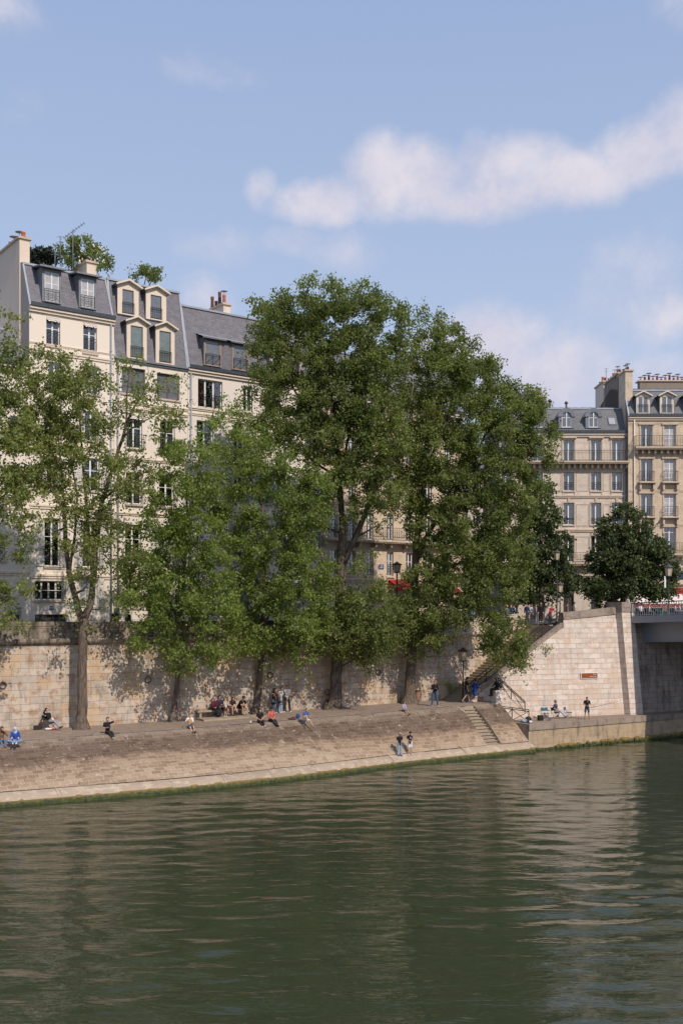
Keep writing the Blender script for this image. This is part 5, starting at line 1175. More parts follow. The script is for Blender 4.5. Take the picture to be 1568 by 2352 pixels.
# rooftop planting
def bush(label, Y, lobes, n, leaf, seed, size, cat='plant', name='roof_shrub', **kw):
    k = Y / FPX; c = at(lobes[0][0], max(l[1] + l[3] for l in lobes), Y); root = empty(name, c, 0, label, cat)
    V, F, tint, tw = leaves_for(lobes, Y, n, seed, size, tw=14, twlen=(.2, .6), maxd=1.2, **kw); npmesh('foliage', V - np.array(c), F, [M[leaf]], None, False, root, tint)
    mb = MB()
    for l in lobes: p = at(l[0], l[1], Y); mb.tube([Vector((c.x * .3 + p.x * .7, Y, c.z - .4)), p], [.05, .02], 5)
    mb.build('stem', M['twig'], root, -c); return root
bush('dark clipped pine on the roof terrace between the two chimney stacks', 76.5, [(82, 592, 16, 14), (100, 586, 18, 18), (118, 590, 15, 18), (90, 602, 26, 14)], 2600, 'leaf_pine', 31, .16, name='roof_pine')
rb = bush('rambling rose bush with white flowers on the roof terrace behind the chimney', 75.8, [(165, 578, 30, 26), (195, 572, 34, 24), (222, 588, 26, 24), (240, 600, 12, 24), (170, 600, 30, 20)], 4600, 'leaf_poplar', 32, .14, name='rose_bush')
mb = MB(); r_ = random.Random(5)
for _ in range(46):
    p = at(r_.uniform(188, 246), r_.uniform(572, 612), 75.8) + Vector((0, r_.uniform(-1.0, -.5), 0)); blob(p, .07, seg=5, rings=3, mb=mb)
o = mb.build('blossom', M['flower'], rb, -rb.location)
bush('loose green shrub at the top right of the twin-tiered slate roof', 78.5, [(315, 628, 16, 10, .5), (338, 628, 24, 14), (355, 632, 16, 12)], 1500, 'leaf_poplar', 33, .14)
bush('small creeping green plant on the roof ledge beside the chimney', 75.5, [(222, 618, 20, 5)], 300, 'leaf_young', 34, .12)
# weeds in the masonry
def weed(label, p, s, n, seed, leaf='leaf_yellow'):
    k = p.y / FPX; px, py = proj(p); bush(label, p.y, [(px, py, s, s)], n, leaf, seed, .09, name='wall_weed')
weed('tuft of dry weeds growing from the raking coping near the top of the staircase', Q(15.4, offw(15.4, 7.2) + .1, 6.85), 8, 240, 41)
weed('dark weed clump on the cornice at the far left of the quay wall', Q(-23.7, .2, 7.45), 9, 240, 42)
weed('green weeds on the lowest stairs beside the lamp post', Q(9.2, .4, 4.1), 8, 200, 43, 'leaf_young')
weed('small weeds along the cornice above the lamp post', Q(9.5, .3, 7.75), 9, 160, 44)
# ------------------------------------------------------------------ people
def vremesh(mb, voxel, name, mat, parent=None, extra=None, smooth_it=2):
    me = bpy.data.meshes.new('t'); me.from_pydata(mb.v, [], mb.f); o = bpy.data.objects.new('t', me); COL.objects.link(o)
    m = o.modifiers.new('r', 'REMESH'); m.mode = 'VOXEL'; m.voxel_size = voxel; m.use_smooth_shade = True
    if smooth_it: q = o.modifiers.new('s', 'SMOOTH'); q.iterations = smooth_it; q.factor = .5
    dg = bpy.context.evaluated_depsgraph_get(); nm = bpy.data.meshes.new_from_object(o.evaluated_get(dg)); bpy.data.objects.remove(o); bpy.data.meshes.remove(me)
    mats = mat if isinstance(mat, (list, tuple)) else [mat]
    if extra is not None:                            # fingers and face features join the same mesh
        bm = bmesh.new(); bm.from_mesh(nm); vs = [bm.verts.new(v) for v in extra.v]
        for f, mi in zip(extra.f, extra.mi):
            try: fc = bm.faces.new([vs[i] for i in f]); fc.material_index = mi; fc.smooth = True
            except ValueError: pass
        bm.to_mesh(nm); bm.free()
    nm.materials.clear()
    for x in mats: nm.materials.append(x)
    nm.name = name; r = bpy.data.objects.new(name, nm); COL.objects.link(r)
    if parent: r.parent = parent
    return r
def cap(mb, a, b, ra, rb, flat=1.0):
    a, b = Vector(a), Vector(b); blob(a, ra, (1, flat, 1), 10, 6, mb); blob(b, rb, (1, flat, 1), 10, 6, mb)
    if (b - a).length > 1e-3:
        n = len(mb.v); mb.tube([a, b], [ra, rb], 10)
        if flat != 1.0:
            for i in range(n, len(mb.v)):
                p = Vector(mb.v[i]); f = 0 if (b - a).length == 0 else max(0, min(1, (p - a).dot(b - a) / (b - a).length_squared)); c = a.lerp(b, f); mb.v[i] = (p.x, c.y + (p.y - c.y) * flat, p.z)
def hand(ex, wr, el, s, curl=.5, skin=0):
    d = (Vector(wr) - Vector(el)).normalized(); up = Vector((0, 0, 1)) if abs(d.z) < .8 else Vector((0, -1, 0)); side = d.cross(up).normalized(); nrm = side.cross(d)
    wr = Vector(wr); M_ = Matrix((side, d, nrm)).transposed().to_4x4(); M_.translation = wr
    ex.box(-.038, .038, -.01, .085, -.013, .013, skin, M_)
    for k, (x, L) in enumerate(((-.029, .062), (-.010, .074), (.010, .070), (.029, .055))):
        p = [Vector((x, .08, 0))]; a = 0
        for j in range(3): a -= curl * (.5 + .3 * j); p.append(p[-1] + Vector((0, math.cos(a), math.sin(a))) * L * (.42, .33, .25)[j])
        ex.tube([M_ @ q for q in p], [.0095, .009, .008, .006], 5, skin)
    p = [Vector((s * .034, .02, 0)), Vector((s * .058, .045, -.012)), Vector((s * .060, .072, -.02))]; ex.tube([M_ @ q for q in p], [.012, .010, .007], 5, skin)
def person(label, pos, rz, H, kind, arms=('down', 'down'), legs=None, lean=0., look=(0, 0), top=(.02, .02, .02), bottom=(.05, .06, .1), sleeve='short', leglen='long', hair=(.06, .035, .02), hairstyle='short', hat=None, shoe=(.6, .6, .6), skin='skin', skirt=None, seat=0.0, extra=None, stance=0.0, group=None):
    """kind: stand / edge / chair / cross. Forward is local -y; local +x is the viewer's right when rz = 0."""
    k = H / 1.75; J = {}
    if kind == 'stand': pel = Vector((0, 0, .95))
    else: pel = Vector((0, 0, seat / k + .10))
    chest = pel + Vector((0, -lean * .33, .34 * math.sqrt(max(.2, 1 - lean * lean)))); neck = pel + Vector((0, -lean * .53, .53 * math.sqrt(max(.2, 1 - lean * lean)))); hd = neck + Vector((look[0] * .04, -.025 - look[1] * .05 - lean * .04, .155 - look[1] * .03))
    for s in (1, -1):
        a = arms[0] if s == -1 else arms[1]; sh = chest.lerp(neck, .80) + Vector((s * .175, 0, -.02)); hip = pel + Vector((s * .085, 0, -.02))
        if a == 'down': el = sh + Vector((s * .06, .03, -.28)); wr = el + Vector((s * .01, -.05, -.25))
        elif a == 'phone': el = sh + Vector((s * .04, -.03, -.27)); wr = Vector((s * .05, chest.y - .30, chest.z - .06))
        elif a == 'belly': el = sh + Vector((s * .08, .0, -.27)); wr = Vector((s * .06, chest.y - .24, chest.z - .20))
        elif a == 'face': el = sh + Vector((s * .10, -.17, -.20)); wr = hd + Vector((s * .05, -.13, -.08))
        elif a == 'head': el = sh + Vector((s * .24, -.08, .10)); wr = hd + Vector((s * .08, -.07, .13))
        elif a == 'back': el = sh + Vector((s * .10, .12, -.25)); wr = Vector((s * .30, .30, (seat / k) + .06)); wr = el + (wr - el).normalized() * .26
        elif a == 'knee': el = sh + Vector((s * .10, -.14, -.24)); wr = pel + Vector((s * .12, -.40, .12)); wr = el + (wr - el).normalized() * .26
        elif a == 'lap': el = sh + Vector((s * .07, -.04, -.27)); wr = pel + Vector((s * .06, -.26, .10)); wr = el + (wr - el).normalized() * .25
        elif a == 'hip': el = sh + Vector((s * .22, .06, -.22)); wr = pel + Vector((s * .16, -.02, .08))
        elif a == 'rail': el = sh + Vector((s * .08, -.12, -.24)); wr = el + Vector((-s * .06, -.24, -.02))
        if kind == 'stand':
            lg = legs or 'still'
            if lg == 'still': kn = Vector((s * (.10 + stance), -.03, .50)); an = Vector((s * (.12 + stance * 1.6), .0, .085))
            else: kn = Vector((s * .09, (-.16 if s > 0 else .0), .52)); an = Vector((s * .09, (-.24 if s > 0 else .30), .085 if s > 0 else .14))
        else:
            lg = (legs or ('hang', 'hang'))[0 if s == -1 else 1]; b = seat / k
            if lg == 'hang': kn = Vector((s * .12, -.40, b + .08)); an = Vector((s * .10, -.72, b - .22))
            elif lg == 'hang2': kn = Vector((s * .08, -.42, b + .14)); an = Vector((s * .02, -.80, b - .16))
            elif lg == 'straight': kn = Vector((s * .12, -.42, b + .02)); an = Vector((s * .14, -.80, b - .32))
            elif lg == 'up': kn = Vector((s * .14, -.34, b + .38)); an = Vector((s * .12, -.50, b - .02))
            elif lg == 'chair': kn = Vector((s * .13, -.43, b + .09)); an = Vector((s * .13, -.44, b - .34))
            elif lg == 'chairout': kn = Vector((s * .10, -.42, b + .14)); an = Vector((s * .05, -.78, b - .20))
            elif lg == 'cross': kn = Vector((s * .36, -.24, b + .14)); an = Vector((-s * .10, -.40, b + .06))
        J[s] = (sh, el, wr, hip, kn, an)
    S_ = Vector((k, k, k)); body = MB(); ex = MB()
    cap(body, pel, pel + (chest - pel) * .5, .125, .112, .78); cap(body, pel + (chest - pel) * .5, chest, .112, .135, .78); cap(body, chest, chest.lerp(neck, .7), .135, .085, .78)
    cap(body, neck - Vector((0, 0, .04)), hd - Vector((0, -.01, .04)), .052, .05)
    blob(hd, .105, (.78, .92, 1.12), 12, 8, body); blob(hd + Vector((look[0] * .03, -.03, -.06)), .06, (.9, 1, .9), 8, 6, body); cap(body, hd + Vector((0, -.095, .01)), hd + Vector((0, -.112, -.022)), .012, .016)
    for s in (1, -1):
        sh, el, wr, hip, kn, an = J[s]
        blob(hd + Vector((s * .082, .005, -.005)), .022, (.5, .9, 1.3), 6, 4, body)
        cap(body, chest.lerp(neck, .78) + Vector((s * .08, 0, 0)), sh, .06, .058); cap(body, sh, el, .050, .040); cap(body, el, wr, .039, .026)
        cap(body, hip, kn, .085, .056); cap(body, kn, an, .054, .036)
        f = (kn - an); f.z = 0; f = Vector((0, -1, 0)) if f.length < .06 or kind == 'stand' else Vector((0, -1, 0)) * .8 + f.normalized() * .0 + Vector((s * .1, 0, 0)); f.normalize()
        if kind != 'stand' and lg in ('hang', 'hang2', 'straight', 'chairout'): f = (f + Vector((0, 0, .55))).normalized()
        toe = an + f * .16 + Vector((0, 0, -.045)); heel = an - f * .04 + Vector((0, 0, -.045)); cap(body, heel, toe, .034, .030)
        J[s] += (heel, toe)
        hand(ex, wr, el, s, .55 if arms[0 if s == -1 else 1] != 'down' else .3)
        blob(hd + Vector((s * .034 + look[0] * .02, -.088, .018)), .012, (1.2, .6, .7), 6, 4, ex, 1)
    blob(hd + Vector((look[0] * .02, -.098, -.052)), .016, (1.4, .5, .4), 6, 4, ex, 1)
    def scale(mb):
        mb.v = [(x * k, y * k, z * k) for x, y, z in mb.v]; return mb
    o = vremesh(scale(body), .021, 'person', [M[skin], M['face']], None, scale(ex)); o.location = pos; o.rotation_euler = (0, 0, rz)
    tag(o, label, 'person', group)
    # clothes
    t = MB(); e = .016
    lo = pel + Vector((0, 0, -.04)); cap(t, lo, pel + (chest - pel) * .5, .128 + e, .118 + e, .80); cap(t, pel + (chest - pel) * .5, chest, .118 + e, .138 + e, .80); cap(t, chest, chest.lerp(neck, .66), .138 + e, .085 + e, .8)
    for s in (1, -1):
        sh, el, wr = J[s][:3]; cap(t, chest.lerp(neck, .72) + Vector((s * .08, 0, 0)), sh, .064 + e * .5, .066)
        if sleeve == 'short': cap(t, sh, sh.lerp(el, .62), .066, .060)
        elif sleeve == 'long': cap(t, sh, el, .066, .054); cap(t, el, el.lerp(wr, .88), .054, .042)
    vremesh(scale(t), .024, 'shirt' if sleeve != 'long' else 'top', cloth(top), o, None, 1)
    b = MB()
    if skirt: 
        for s in (1, -1): cap(b, J[s][3], J[s][3].lerp(J[s][4], skirt), .125, .12)
        cap(b, pel, pel + Vector((0, 0, .05)), .14, .13, .85)
        if kind == 'stand': cap(b, pel + Vector((0, 0, -.05)), J[1][4].lerp(J[-1][4], .5).lerp(pel, 1 - skirt), .15, .17, .9)
        vremesh(scale(b), .026, 'skirt', cloth(bottom), o, None, 1)
    else:
        cap(b, pel + Vector((0, 0, -.02)), pel + Vector((0, 0, .04)), .138, .130, .82)
        for s in (1, -1):
            hip, kn, an = J[s][3:6]
            if leglen == 'short': cap(b, hip, hip.lerp(kn, .78), .098, .088)
            else: cap(b, hip, kn, .098, .072); cap(b, kn, kn.lerp(an, .94), .072, .064 if leglen == 'long' else .085)
        vremesh(scale(b), .024, 'trousers' if leglen != 'short' else 'shorts', cloth(bottom), o, None, 1)
    for s in (1, -1):
        m_ = MB(); cap(m_, J[s][6] + Vector((0, 0, -.004)), J[s][7] + Vector((0, 0, -.004)), .043, .039); cap(m_, J[s][6], J[s][5], .040, .038)
        scale(m_).build('shoe', cloth(shoe), o)
    h = MB()
    if hairstyle == 'hijab':
        blob(hd + Vector((0, .022, .018)), .118, (.90, .95, 1.15), 12, 8, h); cap(h, hd + Vector((0, .03, -.05)), neck + Vector((0, 0, -.03)), .095, .12, .9); vremesh(scale(h), .02, 'headscarf', cloth(hair), o, None, 1)
    else:
        blob(hd + Vector((0, .020, .028)), .112, (.82, .92, 1.05), 12, 8, h)
        if hairstyle == 'long':
            for x in (-.05, 0, .05): cap(h, hd + Vector((x, .05, .0)), neck + Vector((x * 1.5, .06, -.10)), .06, .045)
            for s in (1, -1): cap(h, hd + Vector((s * .075, .0, .0)), hd + Vector((s * .09, .0, -.17)), .032, .03)
        elif hairstyle == 'bun': blob(hd + Vector((0, .10, .06)), .05, mb=h)
        vremesh(scale(h), .018, 'hair', cloth(hair), o, None, 1)
    if hat:
        c, st = hat; q = MB(); cc = hd + Vector((0, .01, .055)); q.lathe([(.100, -.01), (.098, .04), (.075, .085), (.02, .10)], 12, cc, 0, True, .95, 1.05)
        if st == 'cap': q.box(-.065, .065, -.19, -.08, -.008, .004, 0, Matrix.Translation(cc))
        else: q.lathe([(.098, -.012), (.165, -.03), (.165, -.02), (.098, .0)], 14, cc, 0, True)
        scale(q).build('hat', cloth(c), o)
    if extra: extra(o, k, J, hd, chest, pel)
    return o
def ground(px, py, z):
    s = (py - HY) / (CZ - z); Y = FPX / s; return Vector(((px - CX) * Y / FPX, Y, z))
def prom(px, py):
    z = 2.7
    for _ in range(4): p = ground(px, py, z); z = pz((p - QO).dot(DU))
    g = ground(px, py, z); o = (g - QO).dot(DN)
    if o < .55: t = tpx(px, .55); g = Q(t, .55, pz(t))
    return g
def onwall(px, off): t = tpx(px, off); p = Q(t, off); p.z = gz(p); return p
RD = math.atan2(DN.x, -DN.y)                      # facing the river
JEANS = (.10, .14, .22); LJEANS = (.30, .38, .46); BLK = (.016, .015, .017); WHT = (.70, .68, .66)
def smallbox(name, p, dims, mat, label, cat, rz=0., parent=None):
    mb = MB(); x, y, z = dims; mb.box(-x / 2, x / 2, -y / 2, y / 2, 0, z)
    o = mb.build(name, mat, parent, p); o.rotation_euler = (0, 0, rz)
    m = o.modifiers.new('bv', 'BEVEL'); m.width = min(dims) * .25; m.segments = 2
    return tag(o, label, cat)
def held(o, k, J, s, name, dims, colr, label, cat, dz=.0):
    wr, el = J[s][2], J[s][1]; d = (wr - el).normalized(); p = (wr + d * .09 + Vector((0, -.01, dz))) * k
    Rz = Matrix.Rotation(o.rotation_euler.z, 4, 'Z'); w_ = Vector(o.location) + Rz @ p
    b = MB(); x, y, z = dims; b.box(-x / 2, x / 2, -y / 2, y / 2, -z / 2, z / 2); q = b.build(name, cloth(colr), None, w_); q.rotation_euler = (R(55), 0, o.rotation_euler.z); tag(q, label, cat); return q
def phone(lb, s=-1): return lambda o, k, J, hd, ch, pe: held(o, k, J, s, 'phone', (.075, .15, .012), (.02, .02, .025), lb, 'phone', .03)
# --- left group
person('woman in a brown headscarf and jacket with blue jeans, cut by the left edge', prom(4, 1704), RD, 1.62, 'edge', ('lap', 'face'), ('hang', 'hang2'), .15, (0, .3), (.20, .115, .065), JEANS, 'long', hair=(.075, .045, .03), hairstyle='hijab', shoe=(.25, .2, .17))
def stripe(o, k, J, hd, ch, pe):
    m_ = MB()
    for s in (1, -1):
        for f in (.30, .48): p, q = J[s][1].lerp(J[s][2], f), J[s][1].lerp(J[s][2], f + .10); m_.tube([p * k, q * k], [.058 * k, .056 * k], 10)
    m_.build('sleeve_band', cloth(WHT), o)
person('woman in a light blue headscarf and royal blue sweatshirt sitting cross-legged', prom(36, 1706), RD - .35, 1.66, 'cross', ('lap', 'lap'), ('cross', 'cross'), .12, (-.3, .5), (.03, .075, .32), (.16, .27, .42), 'long', hair=(.38, .52, .72), hairstyle='hijab', shoe=(.6, .58, .55), extra=stripe)
def folding_chair(label, p, rz, recl=False, colr=(.03, .10, .14), arms=False, name='folding_chair', group=None):
    root = empty(name, p, rz, label, 'chair', group); mb = MB(); w = .24; sh = .42; ya, yb = -.22, .20; top = .82
    for x in (-w, w):
        mb.tube([(x, ya, 0), (x, yb, sh)], .012, 5); mb.tube([(x, yb, 0), (x, ya, sh)], .012, 5); mb.tube([(x, yb, sh - .12), (x, yb + .10 + (.14 if recl else 0), top)], .012, 5)
    for y, z in ((ya, .02), (yb, .02)): mb.tube([(-w, y, z), (w, y, z)], .010, 5)
    mb.tube([(-w, ya, 0.02), (w, ya, sh)], .009, 4); mb.tube([(w, ya, .02), (-w, ya, sh)], .009, 4)
    mb.build('frame', M['rust' if recl else 'zincdk'], root)
    q = MB(); n = 6
    for i in range(n):
        a, b = -w + 2 * w * i / n, -w + 2 * w * (i + 1) / n; s0, s1 = -.04 * math.sin(math.pi * i / n), -.04 * math.sin(math.pi * (i + 1) / n); q.face([(a, ya, sh + s0), (b, ya, sh + s1), (b, yb, sh + s1), (a, yb, sh + s0)])
    q.build('seat', cloth(colr), root); q = MB(); y0, y1 = yb + .05, yb + .10 + (.14 if recl else 0)
    for i in range(n):
        a, b = -w + 2 * w * i / n, -w + 2 * w * (i + 1) / n; c0, c1 = .03 * math.cos(math.pi * 2 * i / n), .03 * math.cos(math.pi * 2 * (i + 1) / n); q.face([(a, y0, top - .26), (b, y0, top - .26), (b, y1, top - .03 + c1), (a, y1, top - .03 + c0)])
    q.build('backrest', cloth(colr), root)
    if arms:
        q = MB()
        for x in (-w, w): q.box(x - .03, x + .03, ya + .02, yb + .08, .62, .64)
        q.build('armrest', cloth((.03, .03, .03)), root)
    return root
p = prom(116, 1676); p0 = p.copy()
folding_chair('low camp chair with dark cover tilted against the wall under the reclining reader', p, R(62), True, (.02, .02, .025), True, 'camp_chair')
def book(o, k, J, hd, ch, pe):
    held(o, k, J, 1, 'book', (.17, .24, .03), (.62, .50, .36), 'open tan book held by the reader reclining against the wall', 'book', .02)
person('reader in black reclining in a camp chair against the wall, hand on brow', p + Vector((0, 0, 0)), R(62), 1.72, 'chair', ('head', 'belly'), ('chairout', 'chairout'), -.42, (0, -1.2), BLK, (.30, .29, .30), 'long', seat=.40, hair=(.22, .11, .05), shoe=(.14, .05, .04), extra=book)
smallbox('shoulder_bag', prom(86, 1675), (.42, .2, .24), cloth((.03, .03, .035)), 'black shoulder bag on the ground left of the reader', 'bag', .3)
mb = MB(); mb.lathe([(.04, 0), (.042, .02), (.042, .18), (.018, .24), (.018, .28)], 8); tag(mb.build('bottle', cloth((.10, .03, .015)), None, prom(97, 1672)), 'brown drinks bottle standing beside the black shoulder bag', 'bottle')
mb = MB(); blob((0, 0, .07), .12, (1.6, 1, .6), 8, 5, mb); blob((.2, .02, .06), .1, (1.2, 1, .6), 8, 5, mb); tag(mb.build('plastic_bag', cloth((.7, .68, .66)), None, prom(110, 1677)), 'crumpled white plastic bag on the ground by the camp chair', 'bag')
mb = MB(); blob((0, 0, .05), .1, (1.3, 1, .5), 8, 5, mb); tag(mb.build('snack_packet', cloth((.5, .02, .03)), None, prom(122, 1677)), 'small red packet on the ground by the camp chair', 'packet')
person('man in black sitting on the bank edge shading his eyes with one hand', prom(248, 1685), RD, 1.80, 'edge', ('phone', 'head'), ('hang2', 'hang'), -.12, (0, .3), BLK, (.03, .026, .028), hair=(.13, .07, .04), shoe=(.35, .33, .33), extra=phone('black phone held by the man shading his eyes'))
def vest(o, k, J, hd, ch, pe):
    q = MB(); cap(q, pe + Vector((0, 0, .05)), ch, .138, .158, .84); cap(q, ch, ch + Vector((0, 0, .08)), .158, .12, .84); vremesh_scale(q, k, 'vest', (.42, .25, .12), o)
def vremesh_scale(q, k, name, c, o): q.v = [(x * k, y * k, z * k) for x, y, z in q.v]; vremesh(q, .024, name, cloth(c), o, None, 1)
person('woman in tan vest, blue skirt and black boots leaning back on the bank edge', prom(437, 1672), RD - .1, 1.66, 'edge', ('back', 'phone'), ('hang', 'hang2'), -.16, (0, .4), WHT, (.06, .10, .16), hair=(.12, .055, .03), hairstyle='bun', skirt=.75, shoe=BLK, extra=vest)
# --- bench group under the second and third trees
mb = MB(); bp = Q(tpx(508, .35), .35); bz = pz((bp - QO).dot(DU)); tc_ = tpx(508, .35)
for a, b in ((-1.6, -1.45), (1.4, 1.55), (-.1, .1)): qbox(mb, tc_ + a, tc_ + b, .12, .55, bz, bz + .38)
qbox(mb, tc_ - 1.75, tc_ + 1.7, .10, .62, bz + .382, bz + .50); tag(mb.build('stone_bench', M['step']), 'long low stone bench at the foot of the wall under the seated family', 'bench')
mb = MB(); qbox(mb, tc_ - 2.0, tc_ + 2.6, .9, 2.1, bz - .05, bz + .09); tag(mb.build('stone_slab', M['step']), 'low worn stone slab in front of the bench at the family\'s feet', 'slab')
def bench(px, rz, *a, **kw): return person(a[0], Q(tpx(px, .42), .50, bz), RD + rz, a[1], 'chair', *a[2:], seat=.50, **kw)
bench(488, .2, 'white-haired woman in a maroon jumper and pink cap at the left end of the bench', 1.62, ('face', 'lap'), ('chair', 'chair'), .25, (.3, .4), (.13, .02, .035), BLK, sleeve='long', hair=(.6, .55, .5), hat=((.6, .28, .30), 'cap'), shoe=(.3, .3, .3))
bench(502, .0, 'man in a navy top sitting second on the bench, next to the woman in maroon', 1.74, ('lap', 'lap'), ('chair', 'chair'), .1, (0, .2), (.035, .03, .055), (.03, .03, .035), sleeve='long', hair=(.10, .06, .04), shoe=(.1, .1, .1))
bench(513, .2, 'small dark-haired child in black sitting in the middle of the bench', 1.30, ('lap', 'lap'), ('chair', 'chair'), .2, (0, .6), (.03, .03, .04), (.03, .03, .035), leglen='short', hair=(.05, .03, .02), hairstyle='long', shoe=(.4, .4, .4))
bench(529, .1, 'auburn-haired woman in dark top and shorts bending forward on the bench', 1.66, ('knee', 'lap'), ('chair', 'chairout'), .45, (-.2, .6), (.03, .028, .03), (.24, .23, .24), leglen='short', hair=(.15, .06, .03), hairstyle='long', shoe=(.04, .03, .03))
bench(547, .45, 'man in black tee hunched over his phone at the right end of the bench', 1.84, ('knee', 'knee'), ('chair', 'chairout'), .60, (0, .8), BLK, BLK, leglen='short', hair=(.08, .06, .05), hat=((.05, .05, .055), 'cap'), shoe=BLK, extra=phone('black phone in the hands of the hunched man on the bench', 1))
person('little girl in striped top and brown shorts standing in front of the bench', Q(tpx(518, 1.25), 1.25, bz + .09), RD + 3.4, 1.18, 'stand', ('belly', 'belly'), top=(.55, .50, .48), bottom=(.09, .04, .03), leglen='short', hair=(.42, .26, .13), hairstyle='long', shoe=(.6, .58, .55), sleeve='none')
mb = MB(); blob((0, 0, .24), .2, (.9, .7, 1.2), 10, 7, mb); blob((0, -.12, .15), .12, (1., .6, .8), 8, 6, mb); tag(mb.build('backpack', cloth((.02, .02, .022)), None, Q(tpx(502, 1.25), 1.25, bz + .09)), 'black backpack standing on the slab in front of the bench', 'backpack')
# --- standing trio
person('woman in black sleeveless top and blue jeans, leftmost of the standing trio', prom(629, 1634), RD + .55, 1.66, 'stand', ('face', 'hip'), None, .04, (.2, .1), BLK, (.20, .27, .33), 'none', hair=(.07, .03, .02), hairstyle='long', shoe=(.65, .62, .6), stance=.01)
person('woman in white tee and pale jeans looking at a phone, middle of the trio', prom(644, 1636), RD + .45, 1.70, 'stand', ('down', 'phone'), None, .06, (.2, .7), WHT, LJEANS, hair=(.09, .04, .03), hairstyle='bun', shoe=(.68, .66, .64), stance=.0, leglen='wide', extra=phone('phone held by the woman in white tee of the trio', 1))
person('person in white tee and dark brown trousers with raised arm, rightmost of the trio', prom(659, 1631), RD - .1, 1.80, 'stand', ('head', 'belly'), None, .0, (-.2, .0), WHT, (.065, .052, .04), hair=(.16, .08, .04), shoe=(.68, .66, .64), stance=.06, leglen='wide')
for px, py, lb in ((624, 1609, 'black shoulder bag hanging at the hip of the woman in black top'), (638, 1607, 'round black handbag hanging between the two women of the trio')):
    p = prom(px, 1635); p.z += (1635 - py) * p.y / FPX; p = p + DN * .22; mb = MB(); blob((0, 0, -.08), .12, (1.1, .5, .8), 10, 6, mb); mb.tube([(-.1, 0, -.04), (-.02, .0, .34), (.02, 0, .34), (.1, 0, -.04)], .008, 4); tag(mb.build('handbag', cloth(BLK), None, p), lb, 'handbag')
# --- sitters on the edge, centre
person('dark-haired woman in black sitting on the bank edge with white shoes', prom(596, 1659), RD - .1, 1.64, 'edge', ('lap', 'lap'), ('hang', 'hang2'), .12, (.2, .5), BLK, (.035, .022, .025), hair=(.06, .035, .025), hairstyle='long', shoe=(.62, .58, .55))
person('person in a salmon red shirt and dark cap sitting beside the woman in black', prom(622, 1657), RD + .0, 1.76, 'edge', ('knee', 'lap'), ('hang2', 'hang'), .12, (0, .6), (.46, .13, .10), (.035, .032, .034), 'long', hair=(.05, .03, .02), hat=((.02, .02, .022), 'cap'), shoe=BLK)
smallbox('cup', prom(576, 1660), (.09, .09, .12), cloth(WHT), 'white paper cup on the kerb beside the seated woman in black', 'cup')
person('boy in blue tee and white shorts sitting with arms folded on a raised knee', prom(700, 1655), RD + .1, 1.58, 'edge', ('phone', 'phone'), ('up', 'straight'), .25, (0, .9), (.05, .11, .30), (.68, .66, .66), leglen='short', hair=(.10, .055, .03), shoe=(.25, .25, .27))
mb = MB(); blob((0, 0, .16), .17, (.8, .6, 1.1), 10, 6, mb); tag(mb.build('backpack', cloth((.03, .07, .24)), None, prom(684, 1651)), 'small blue backpack on the ground beside the boy in blue', 'backpack')
mb = MB(); blob((0, 0, .05), .2, (1.3, .8, .35), 8, 5, mb); blob((.1, .02, .12), .13, (1.2, .8, .6), 8, 5, mb); tag(mb.build('jacket', cloth((.11, .05, .035)), None, prom(670, 1653)), 'crumpled brown jacket lying beside the blue backpack', 'jacket')
person('small boy in lilac grey top sitting in front of the leaning thick trunk', prom(926, 1633), RD + .1, 1.26, 'edge', ('knee', 'lap'), ('straight', 'hang'), .15, (-.2, .5), (.34, .31, .40), (.09, .09, .10), 'long', hair=(.06, .035, .025), shoe=(.05, .04, .04), leglen='short')
person('man in black top and blue jeans standing alone looking down at his phone', prom(998, 1622), RD - .5, 1.80, 'stand', ('phone', 'phone'), None, .03, (-.2, .9), BLK, (.05, .10, .16), 'long', hair=(.07, .045, .03), shoe=(.4, .4, .42), stance=.05, extra=phone('phone in the hands of the lone standing man'))
# --- two boys fishing from the granite edge
def fishing_rod(label, a, b, name='fishing_rod'):
    a, b = Vector(a), Vector(b); mb = MB(); n = 6; pts = [a.lerp(b, i / n) - a - Vector((0, 0, .06 * math.sin(math.pi * i / n))) for i in range(n + 1)]
    mb.tube(pts, [.016, .014, .011, .009, .007, .005, .003], 5); mb.tube([pts[0] - (pts[1] - pts[0]) * .3, pts[0]], .02, 6); return tag(mb.build(name, M['rust'], None, a), label, 'fishing rod')
def bib(num):
    def f(o, k, J, hd, ch, pe):
        text_mesh('jersey_number', num, .22 * k, cloth(WHT), o, Matrix.Translation(Vector((0, ch.y - .130, ch.z + .0)) * k) @ FM, .006)
    return f
def ledge(px): t = tpx(px, interp(tpx(px, 8.0), W_OFF) - .42); return Q(t, interp(t, W_OFF) - .42, .56)
pf1 = ledge(917); person('boy in grey cap, black tee and pale jeans standing on the water edge', pf1, RD - .15, 1.46, 'stand', ('down', 'belly'), None, .02, (.5, .7), BLK, (.25, .34, .44), hair=(.06, .04, .03), hat=((.35, .34, .34), 'cap'), shoe=(.04, .04, .045), stance=.0, leglen='wide')
pf2 = ledge(941); person('boy in black cap, jersey and white shorts on the water edge, hand at face', pf2, RD - .35, 1.47, 'stand', ('belly', 'face'), None, .0, (.3, .5), BLK, (.62, .62, .64), leglen='short', hair=(.05, .03, .03), hat=((.03, .02, .025), 'cap'), shoe=(.6, .6, .6), stance=.0, extra=bib('3'))
fishing_rod('long thin fishing rod held low across the bank by the boys', pf1 + Vector((.25, -.1, .80)), pf1 + Vector((-1.0, -.5, 1.02)))
